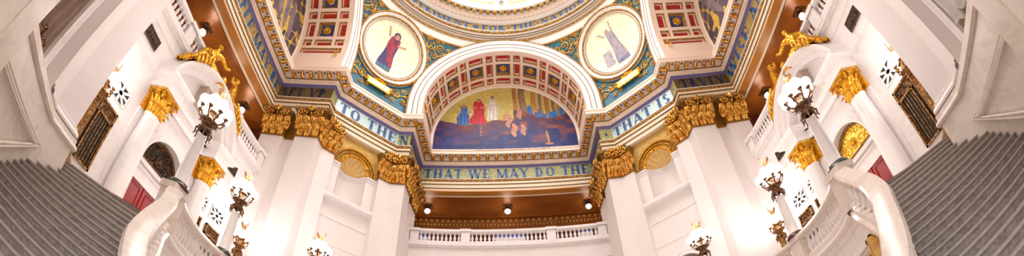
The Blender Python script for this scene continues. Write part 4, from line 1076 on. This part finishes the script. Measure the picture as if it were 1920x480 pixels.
# ================================================================== LAMPS
def eagle(q, z):
    q.tube([(0, 0, z), (0, 0, z+.09)], [.05, .03], 8); q.ball((0, 0, z+.1), .05, 8)
    q.tube([(0, 0, z+.10), (0, .01, z+.2), (0, .03, z+.27)], [.04, .06, .03], 8); q.ball((0, .05, z+.29), .03, 8)
    for sg in (-1, 1):
        q.grid(lambda u, v: (sg*(.04+.13*u+.03*v), -.02-.03*u, z+.15+.24*u-.12*v*(1-.3*u)+.012*cos(v*12)), 5, 6)
        q.tube([(sg*.04, 0, z+.2), (sg*.12, -.02, z+.3), (sg*.17, -.03, z+.41)], [.03, .022, .008], 6)
def lamp(root, z0, r=.36, n=8, gr=.15, col=BRONZE, power=48, eg=BRASS):
    """crown of arms and globes; z0 = bottom of the bronze crown in root coordinates"""
    q = MB(); q.lathe([(.10, z0-.02), (.19, z0+.02), (.20, z0+.08), (.13, z0+.14), (.16, z0+.22), (.24, z0+.28), (.22, z0+.36), (.12, z0+.42), (.11, z0+.52), (.17, z0+.58), (.13, z0+.66), (.05, z0+.72), (.03, z0+1.0)], 16)
    for i in range(8):
        a = 2*pi*i/8; q.ball((.2*cos(a), .2*sin(a), z0+.30), .06, 6)
        q.tube([(.12*cos(a), .12*sin(a), z0+.1), (.22*cos(a), .22*sin(a), z0+.0), (.20*cos(a), .20*sin(a), z0-.14), (.24*cos(a), .24*sin(a), z0-.18)], [.02, .028, .02, .012], 5)
    local('lamp_crown', q, col, root, True, 50)
    for i in range(n):
        a = 2*pi*(i+.5)/n; ca, sa = cos(a), sin(a); q = MB()
        q.tube([(.12*ca, .12*sa, z0+.40), (.22*ca, .22*sa, z0+.34), (.32*ca, .32*sa, z0+.40), ((r+.02)*ca, (r+.02)*sa, z0+.52)], [.03, .026, .024, .03], 6)
        q.tube([(.2*ca, .2*sa, z0+.33), (.27*ca, .27*sa, z0+.27), (.31*ca, .31*sa, z0+.31)], [.02, .018, .008], 5)
        q.lathe([(.025, z0+.50), (.075, z0+.56), (.08, z0+.6)], 10, (r*ca, r*sa, 0)); ar = local('arm', q, col, root, True, 60)
        q = MB(); q.ball((r*ca, r*sa, z0+.70), gr, 14); local('globe', q, GLOBE, ar, True, 80)
    for i in range(4):
        a = 2*pi*i/4; q = MB(); q.tube([(.04*cos(a), .04*sin(a), z0+.62), (.16*cos(a), .16*sin(a), z0+.78)], .02, 5); ar = local('arm', q, col, root, True, 60)
        q = MB(); q.ball((.16*cos(a), .16*sin(a), z0+.90), gr*.95, 14); local('globe', q, GLOBE, ar, True, 80)
    q = MB(); eagle(q, z0+1.0); local('eagle_finial', q, eg, root, True, 60)
    point('lamp_light', (0, 0, z0+1.25), power, .3, (1, .95, .9), root)
def post_lamp(x, y, label, group=None):
    r = empty('lamp_post', (x, y, 3.0), label, 'lamp', 'lamp posts standing on the balcony rails')
    q = MB(); q.lathe([(.27, 0), (.28, .05), (.24, .09), (.23, .13)], 24); local('base_ring', q, GREENM, r, True, 50)
    q = MB(); q.lathe([(.19, .09), (.20, .13), (.165, .18), (.16, .4), (.125, 1.45), (.14, 1.48)], 24); local('shaft', q, WHITE, r, True, 50)
    q = MB(); q.lathe([(.245, .0), (.245, .03), (.21, .06)], 24); local('red_band', q, RED, r, True)
    lamp(r, 1.62); return r
LP = []
A0 = post_lamp(-6.72, -3.35, 'globe lamp on white marble post at the stair end of the left balcony')
def cp(x, y, label):
    c = copy_tree(A0); c.location = (x, y, 3.0); c['label'] = label; return c
cp(-7.9, 0.37, 'globe lamp on white marble post at the middle of the left balcony rail')
cp(-6.72, 4.09, 'globe lamp with eagle before the far left niche pier')
cp(6.82, -3.35, 'globe lamp on white marble post at the stair end of the right balcony')
cp(7.9, 0.37, 'globe lamp on white marble post at the middle of the right balcony rail')
cp(6.76, 4.09, 'globe lamp with eagle before the far right niche pier')
def torchere(x, y, label):
    r = empty('torchere', (x, y, FL), label, 'lamp', 'brass torcheres on the balcony floors')
    q = MB(); q.lathe([(.4, 0), (.4, .1), (.28, .2), (.3, .3), (.16, .5), (.2, .7), (.15, .8), (.12, 1.6), (.14, 1.7), (.12, 1.8), (.13, 2.2), (.18, 2.35), (.1, 2.45)], 16)
    for i in range(3):
        a = 2*pi*i/3; q.tube([(.2*cos(a), .2*sin(a), .35), (.42*cos(a), .42*sin(a), .2), (.48*cos(a), .48*sin(a), .02)], [.06, .05, .07], 6)
    local('stem', q, BRASS, r, True, 50)
    lamp(r, 2.40, .28, 6, .12, BRASS, 20, BRASS); return r
torchere(-10.75, -4.05, 'tall brass torchere with glass globes before the barred window on the left, near the stairs')
torchere(-10.15, 4.05, 'tall brass torchere with glass globes at the far end of the left balcony')
torchere(10.75, -4.05, 'tall brass torchere with glass globes before the barred window on the right, near the stairs')
torchere(10.2, 4.15, 'tall brass torchere with glass globes at the far end of the right balcony')

# ceiling globes in the galleries
def ceil_lamp(x, y, label, rz=0):
    r = empty('ceiling_lamp', (x, y, 13.34), label, 'lamp', 'globe lamps on the gallery ceilings'); r.rotation_euler = (0, 0, rz)
    q = MB(); q.box(-.3, .3, -.3, .3, -.06, 0); q.box(-.22, .22, -.22, .22, -.1, -.06)
    for sx in (-1, 1):
        for sy in (-1, 1): q.ball((sx*.24, sy*.24, -.08), .05, 6)
    local('ceiling_plate', q, BRONZE, r)
    q = MB(); q.lathe([(.05, -.1), (.06, -.16), (.17, -.2), (.18, -.24)], 12)
    for i in range(6):
        a = 2*pi*i/6; q.tube([(.17*cos(a), .17*sin(a), -.22), (.215*cos(a), .215*sin(a), -.36), (.12*cos(a), .12*sin(a), -.55), (0, 0, -.6)], .014, 5)
    local('cage', q, BRONZE, r, True)
    q = MB(); q.ball((0, 0, -.38), .19, 14); local('globe', q, GLOBS, r, True, 80)
    point('lamp_light', (0, 0, -1.1), 28, .3, (1, .8, .6), r); return r
for x, wh in ((-5.05, 'left of three'), (0, 'middle of three'), (5.1, 'right of three')):
    ceil_lamp(x, 14.45, 'glass globe lamp in bronze cage on the far gallery ceiling, '+wh)
for s, lr in ((-1, 'left'), (1, 'right')):
    ceil_lamp(s*14.2, .15, 'glass globe lamp on the %s gallery ceiling, nearer the camera' % lr, pi/2)
    ceil_lamp(s*14.2, 5.4, 'glass globe lamp on the %s gallery ceiling, by the pier capital' % lr, pi/2)
    point('gallery_light', (s*14.0, 3, 11.6), 45, .5, (1, .8, .6))

# display panels seen between the far balusters
for x0, x1, z0, z1, lb in ((-.75, .95, 9.2, 10.75, 'blue and white display panel behind the middle of the far balustrade'), (-5.0, -4.6, 9.2, 10.7, 'small blue and white panel behind the left end of the far balustrade'), (4.1, 4.8, 9.2, 10.8, 'small blue and white panel behind the right end of the far balustrade')):
    d = empty('display_panel', ((x0+x1)/2, 13.0, 9.15), lb, 'display panel')
    q = MB(); q.box(x0, x1, 13.0, 13.06, z0, z0+(z1-z0)*.78); q.build('lower_sheet', PWHT, d)
    q = MB(); q.box(x0, x1, 13.0, 13.06, z0+(z1-z0)*.78, z1); q.build('upper_sheet', PBLU, d)
    q = MB(); q.box(x0+.3*(x1-x0), x0+.7*(x1-x0), 12.985, 13.0, z0+.35, z0+.62); q.build('blue_mark', PBLU, d)

# ================================================================== STAIRS, BALCONIES
def rail_curve(n=24):
    return None
def side_low(s):
    lr = 'left' if s < 0 else 'right'
    X = lambda x: s*x
    # balcony plan curve (concave): posts at y = -3.35, 0, 3.35
    def bx_(y): return 7.97-1.2*(abs(y-.37)/3.72)**2.3
    ys = [-3.35+7.44*i/32 for i in range(33)]
    path = [(X(bx_(y)), y) for y in ys]
    if s > 0: path = path[::-1]
    # travel direction so that 'right' side (positive offset) faces the rotunda centre: s<0 travels +y (right = +x)
    fl = MB(); cyc = [(X(bx_(y)+.05), y) for y in ys]
    fl.add([(x, y, FL) for x, y in cyc]+[(X(12.2), y, FL) for x, y in cyc], [(i, i+1, len(ys)+i+1, len(ys)+i) for i in range(len(ys)-1)])
    fl.box(*sorted((X(6.9), X(12.3))), -5.5, -3.35, FL-.2, FL) if False else None
    fl.add([(X(6.75), -3.35, FL), (X(12.2), -3.35, FL), (X(12.2), -5.1, FL), (X(9.9), -4.55, FL), (X(7.2), -3.9, FL)], [(0, 1, 2, 3, 4)])
    fl.add([(X(6.77), 4.09, FL), (X(12.2), 4.09, FL), (X(12.2), 5.3, FL), (X(8.7), 5.3, FL)], [(0, 1, 2, 3)])
    fl.build('floor_%s_landing' % lr, WARMM).__setitem__('kind', 'structure')
    th = empty('balustrade', (X(7.2), 0, FL), 'curved white marble balustrade with three lamp posts along the %s balcony' % lr, 'balustrade')
    b = MB(); b.sweep(path, [(-.16, 2.0), (-.16, 2.16), (-.1, 2.2), (.1, 2.2), (.16, 2.16), (.16, 2.02), (.16, 2.0)]); b.build('base_rail', WARMM, th, True, 30)
    b = MB(); b.sweep(path, [(-.20, 2.86), (-.22, 2.92), (-.2, 3.0), (.2, 3.0), (.22, 2.92), (.20, 2.86), (.12, 2.82), (-.12, 2.82), (-.2, 2.86)]); b.build('coping', WARMM, th, True, 30)
    cum = [0]
    for i in range(len(path)-1): cum.append(cum[-1]+hypot(path[i+1][0]-path[i][0], path[i+1][1]-path[i][1]))
    def at(sv):
        for i in range(len(path)-1):
            if sv <= cum[i+1]: f = (sv-cum[i])/(cum[i+1]-cum[i]); return path[i][0]+(path[i+1][0]-path[i][0])*f, path[i][1]+(path[i+1][1]-path[i][1])*f
        return path[-1]
    base = BASE[th.name]; tot = cum[-1]
    for half in (0, 1):
        a0, a1 = tot/2*half+.32, tot/2*(half+1)-.32; n = 15
        for i in range(n): x, y = at(a0+(a1-a0)*(i+.5)/n); put_bal(th, x, y, 2.19, 0, 1.1, base)
    for y in (-3.35, .37, 4.09):
        x = X(bx_(y)); b = MB(); b.box(x-.20, x+.20, y-.24, y+.24, 1.98, 2.84); b.box(x-.25, x+.25, y-.27, y+.27, 2.84, 3.01); b.build('pedestal', WARMM, th)
    # fascia
    par = empty('wall_%s_balcony' % lr, kind='structure')
    b = MB(); b.sweep(path, [(-.1, 1.99), (.22, 1.99), (.24, 1.93), (.2, 1.86), (.12, 1.82), (.12, 1.66), (.08, 1.62), (.08, 1.2), (.14, 1.16), (.14, 1.06), (.05, 1.02), (.05, .98), (-.3, .98)]); b.build('fascia', WHITE, par, True, 25)
    # -------- staircase
    st = empty('staircase', (X(7.5), -6, -1.6), 'broad veined grey marble flight of stairs rising on the %s' % lr, 'stairs')
    NS = 23; rise = (FL+1.6)/NS
    def outer(k): u = -3.72+.292*k; return (7.28-u/sqrt(2), -(7.28+u/sqrt(2)))
    def inner(k):
        f = k/NS; L = 5.9; tt = f*L; return (6.95-.70*tt+.10*sin(pi*f)*1.2, -3.62-.70*tt)
    def edge(k, v):
        o, i_ = outer(k), inner(k); x = o[0]+(i_[0]-o[0])*v; y = o[1]+(i_[1]-o[1])*v
        return (X(x), y-.12*sin(pi*v))
    nv = 10
    for k in range(NS):
        zt = FL-rise*k; b = MB()
        E0 = [edge(k, v/nv) for v in range(nv+1)]; E1 = [edge(k-1 if k else -1.5, v/nv) for v in range(nv+1)]
        # tread from this nosing back under the next riser up
        prof = []
        vs = []
        for (x, y), (x2, y2) in zip(E0, E1):
            dx, dy = x-x2, y-y2; L = hypot(dx, dy) or 1; ux, uy = dx/L, dy/L
            vs += [(x2-ux*.02, y2-uy*.02, zt), (x+ux*.025, y+uy*.025, zt), (x+ux*.035, y+uy*.035, zt-.012), (x+ux*.035, y+uy*.035, zt-.035), (x+ux*.02, y+uy*.02, zt-.05), (x, y, zt-.052), (x, y, zt-rise)]
        kk = 7
        b.add(vs, [(i*kk+j, (i+1)*kk+j, (i+1)*kk+j+1, i*kk+j+1) for i in range(nv) for j in (0, 5)])
        o = b.build('step', STAIR, st)
        b = MB(); b.add(vs, [(i*kk+j, (i+1)*kk+j, (i+1)*kk+j+1, i*kk+j+1) for i in range(nv) for j in (1, 2, 3, 4)]); b.build('nosing', STAIRN, o, True, 50)
    # -------- ramp balustrade
    rb_ = empty('balustrade', (X(5), -5.2, 0), 'massive sloping white marble handrail balustrade descending beside the %s flight' % lr, 'balustrade')
    n = 30; rp = []
    if s < 0: key = [(6.68, -3.35, 3.0), (6.25, -3.85, 2.66), (5.74, -4.34, 2.22), (4.90, -5.31, 1.50), (4.27, -5.97, 1.0), (3.79, -6.36, .68), (3.32, -6.68, .38), (2.75, -7.0, .02), (2.0, -7.35, -.45)]
    else: key = [(6.78, -3.35, 3.0), (6.30, -3.9, 2.62), (5.70, -4.80, 1.95), (4.92, -5.60, 1.37), (4.24, -6.13, .89), (3.82, -6.45, .61), (3.36, -6.78, .30), (2.95, -7.02, .05), (2.1, -7.4, -.5)]
    def cr(p0, p1, p2, p3, t): return tuple(.5*((2*b_)+(-a+c)*t+(2*a-5*b_+4*c-d)*t*t+(-a+3*b_-3*c+d)*t**3) for a, b_, c, d in zip(p0, p1, p2, p3))
    for i in range(len(key)-1):
        p = [key[max(0, i-1)], key[i], key[i+1], key[min(len(key)-1, i+2)]]
        for j in range(5): q_ = cr(*p, j/5); rp.append((X(q_[0]), q_[1], q_[2]))
    rp.append((X(key[-1][0]), key[-1][1], key[-1][2]))
    # reverse travel so +offset is on the outer (centre) side
    tr = rp if s > 0 else rp[::-1]
    sg = 1
    def sw(name, prof, m, par_=rb_, smooth=True):
        b = MB(); b.sweep(tr, prof); return b.build(name, m, par_, smooth, 30)
    W_ = .115
    sw('coping', [(-W_-.04, -.16), (-W_-.06, -.08), (-W_-.03, 0.0), (0, .02), (W_+.03, 0.0), (W_+.06, -.08), (W_+.04, -.16), (W_-.04, -.20), (-W_+.04, -.20), (-W_-.04, -.16)], WARMM)
    sw('base_rail', [(-W_, -1.14), (-W_, -.86), (-W_+.04, -.82), (W_-.04, -.82), (W_+.02, -.88), (W_+.02, -1.02), (W_+.08, -1.06), (W_+.08, -1.14)], WARMM)
    sw('stringer', [(-W_, -1.14), (W_+.05, -1.14), (W_+.05, -1.22), (-W_, -1.22)], WARMM)
    base = BASE[rb_.name]; cum = [0]
    for i in range(len(rp)-1): cum.append(cum[-1]+math.dist(rp[i][:2], rp[i+1][:2]))
    nb = int((cum[-1]-.5)/.28)
    for k in range(nb):
        sv = .42+k*.28
        for i in range(len(rp)-1):
            if sv <= cum[i+1]:
                f = (sv-cum[i])/(cum[i+1]-cum[i]); p = [rp[i][j]+(rp[i+1][j]-rp[i][j])*f for j in range(3)]
                o = put_bal(rb_, p[0], p[1], p[2]-.86, 0, 1.1, base); o.scale = (1.1, 1.1, 1.2); break
    # wall below the stringer, with the arched opening to the golden vault
    par = empty('wall_%s_stair' % lr, kind='structure'); b = MB()
    cA = [(p[0]-X(.0), p[1], p[2]) for p in rp]
    zt_ = lambda i: rp[i][2]-1.6
    c0, hw, zs = 1.0, .95, .15
    for i in range(len(rp)-1):
        for sub in range(3):
            f0, f1 = sub/3, (sub+1)/3; P0 = [rp[i][j]+(rp[i+1][j]-rp[i][j])*f0 for j in range(3)]; P1 = [rp[i][j]+(rp[i+1][j]-rp[i][j])*f1 for j in range(3)]
            s0 = cum[i]+(cum[i+1]-cum[i])*f0; s1 = cum[i]+(cum[i+1]-cum[i])*f1
            def low(sv): return zs+sqrt(hw*hw-(sv-c0)**2)-.3*(sv-c0)/hw if abs(sv-c0) < hw else None
            l0, l1 = low(s0), low(s1)
            if l0 is None and l1 is None: l0 = l1 = -6
            else: l0 = zs if l0 is None else l0; l1 = zs if l1 is None else l1
            ox, oy = .12*(-s)*.7, .12*.7
            b.quad((P0[0]+ox, P0[1]+oy, min(l0, P0[2]-1.2)), (P1[0]+ox, P1[1]+oy, min(l1, P1[2]-1.2)), (P1[0]+ox, P1[1]+oy, P1[2]-1.2), (P0[0]+ox, P0[1]+oy, P0[2]-1.2))
    b.build('stringer_wall', WHITE, par)
    # golden vault under the flight
    b = MB(); o = Vector((X(6.03), -4.08)); dv = Vector((X(-.7), -.71)); nv_ = Vector((X(.71), -.70))
    b.grid(lambda u, v: ((o+dv*(.95*cos(pi*u))+nv_*(-.1+1.0*v)).x, (o+dv*(.95*cos(pi*u))+nv_*(-.1+1.0*v)).y, .1+.95*sin(pi*u)-.3*cos(pi*u)), 20, 6); b.build('vault', VAULT, par, True)
    b = MB()
    for v in (.1, .4, .65):
        for g_ in range(5):
            u = .2+.15*g_; c = o+dv*(.92*cos(pi*u))+nv_*v; b.ball((c.x, c.y, .1+.88*sin(pi*u)-.3*cos(pi*u)), .09, 6)
            pts = []
            for i in range(14):
                uu = u+.05*(1-i/15)*cos(i*.6); vv = v+.2*(1-i/15)*sin(i*.6); c = o+dv*(.92*cos(pi*uu))+nv_*vv; pts.append((c.x, c.y, .1+.9*sin(pi*uu)-.3*cos(pi*uu)))
            b.tube(pts, .02, 4)
    b.build('vault_ornament', GOLD, par, True)
    b = MB(); b.add([(x-X(.0), y, .985) for x, y in cyc]+[(X(9.4), y, .985) for x, y in cyc], [(i, i+1, len(ys)+i+1, len(ys)+i) for i in range(len(ys)-1)])
    b.box(*sorted((X(9.3), X(9.4))), -5.2, 5.0, -6, 1.9); b.build('vault_soffit', VAULT, par)
    b = MB()
    for j in range(16):
        yc = -4.6+.6*j
        for zc in (-.9, -.2, .5):
            for g_ in (-1, 1): b.tube([(X(9.27), yc+g_*(.06+.2*(1-i/16)*cos(i*.55)), zc+.2*(1-i/16)*sin(i*.55)) for i in range(16)], .022, 4)
            b.ball((X(9.27), yc, zc+.02), .07, 6)
    b.build('vault_scrollwork', GOLD, par, True)
    point('vault_light', (X(8.2), -3.2, .1), 22, .15, (1, .8, .5))
    point('vault_light', (X(6.2), -4.3, .1), 12, .1, (1, .8, .5))
    # pedestal block at the near side of the pier, panel frame on the dado
    b = MB(); d0 = Vector((X(1), -1)).normalized(); u0 = Vector((X(-1), -1)).normalized()
    mid = Vector((X(7.28), -7.28))
    def Q(u, z, out): q_ = mid+u0*u-d0*out; return (q_.x, q_.y, z)
    for (ua, ub, oa) in ((1.62, 3.4, .45),):
        b.add([Q(ua, -6, -.2), Q(ua, -6, oa), Q(ub, -6, oa), Q(ua, 11.4, -.2), Q(ua, 11.4, oa), Q(ub, 11.4, oa)], [(0, 1, 4, 3), (1, 2, 5, 4)])
    o_ = b.build('wall_%s_pier' % ('southwest' if s < 0 else 'southeast'), WARMM); o_['kind'] = 'structure'
    b = MB()
    for uu in (2.2, 2.29): b.tube([Q(uu, 0, .45), Q(uu, 6, .45)], .018, 4)
    b.build('trim_groove', WARMM, o_)
    b = MB(); tri = [(-2.02, 1.50), (1.6, 1.50), (1.6, -.42)]
    for off_, r_ in ((0, .028), (.07, .018), (.13, .028)):
        tt = [(-2.02+off_*2.6, 1.50-off_), (1.6, 1.5-off_), (1.6, -.42+off_*1.15)]
        b.tube([Q(u_, z_, .13) for u_, z_ in tt], r_, 6, True)
    b.build('trim_panel_%s' % lr, WARMM).__setitem__('kind', 'structure')
side_low(-1); side_low(1)

# cloths hanging in the arched openings over the stairs
def cloth(s, name, m, label, us, zs, hem):
    d0 = Vector((s*1, -1)).normalized(); u0 = Vector((s*-1, -1)).normalized(); mid = Vector((s*7.58, -7.58))
    def Q(u, z, out): q_ = mid+u0*u-d0*out; return (q_.x, q_.y, z)
    o = empty('hanging_cloth', Q((us[0]+us[1])/2, zs[1], 0), label, 'cloth')
    b = MB()
    def F(u, v, th=0):
        uu = us[0]+(us[1]-us[0])*u; zb = zs[0]+hem*u+.05*sin(u*17)+.03*sin(u*41); z = zb+(zs[1]-zb)*v
        return Q(uu+.02*sin(v*9), z, .25+.05*sin(u*16+v*2)+th)
    b.grid(F, 30, 12); b.grid(lambda u, v: F(u, v, -.02), 30, 12); b.build('sheet', m, o, True, 80)
    b = MB(); b.tube([F(i/30, 0, .0) for i in range(31)], .03, 6); b.build('hem', BRONZE if s < 0 else m, o, True)
    b = MB(); b.tube([Q(us[0]-.1, zs[1]+.02, .25), Q(us[1]+.1, zs[1]+.02, .25)], .04, 8); b.build('rod', BRONZE, o, True)
cloth(-1, 'c', CLOTHB, 'brown canvas hanging in the arched opening over the left stairs', (-.10, .75), (2.55, 4.3), .25)
cloth(1, 'c', CLOTHG, 'pale grey cloth hanging in the arched opening over the right stairs', (-.35, .78), (2.7, 5.2), -.1)

# ================================================================== LANDING AND GROUND FLOOR
b = MB(); b.box(-9, 9, -14, -7.0, -1.8, -1.6); b.build('floor_landing', STAIR).__setitem__('kind', 'structure')
b = MB(); b.box(-14, 14, -14, 14, -6.2, -6.0); b.build('floor', PLAST).__setitem__('kind', 'structure')
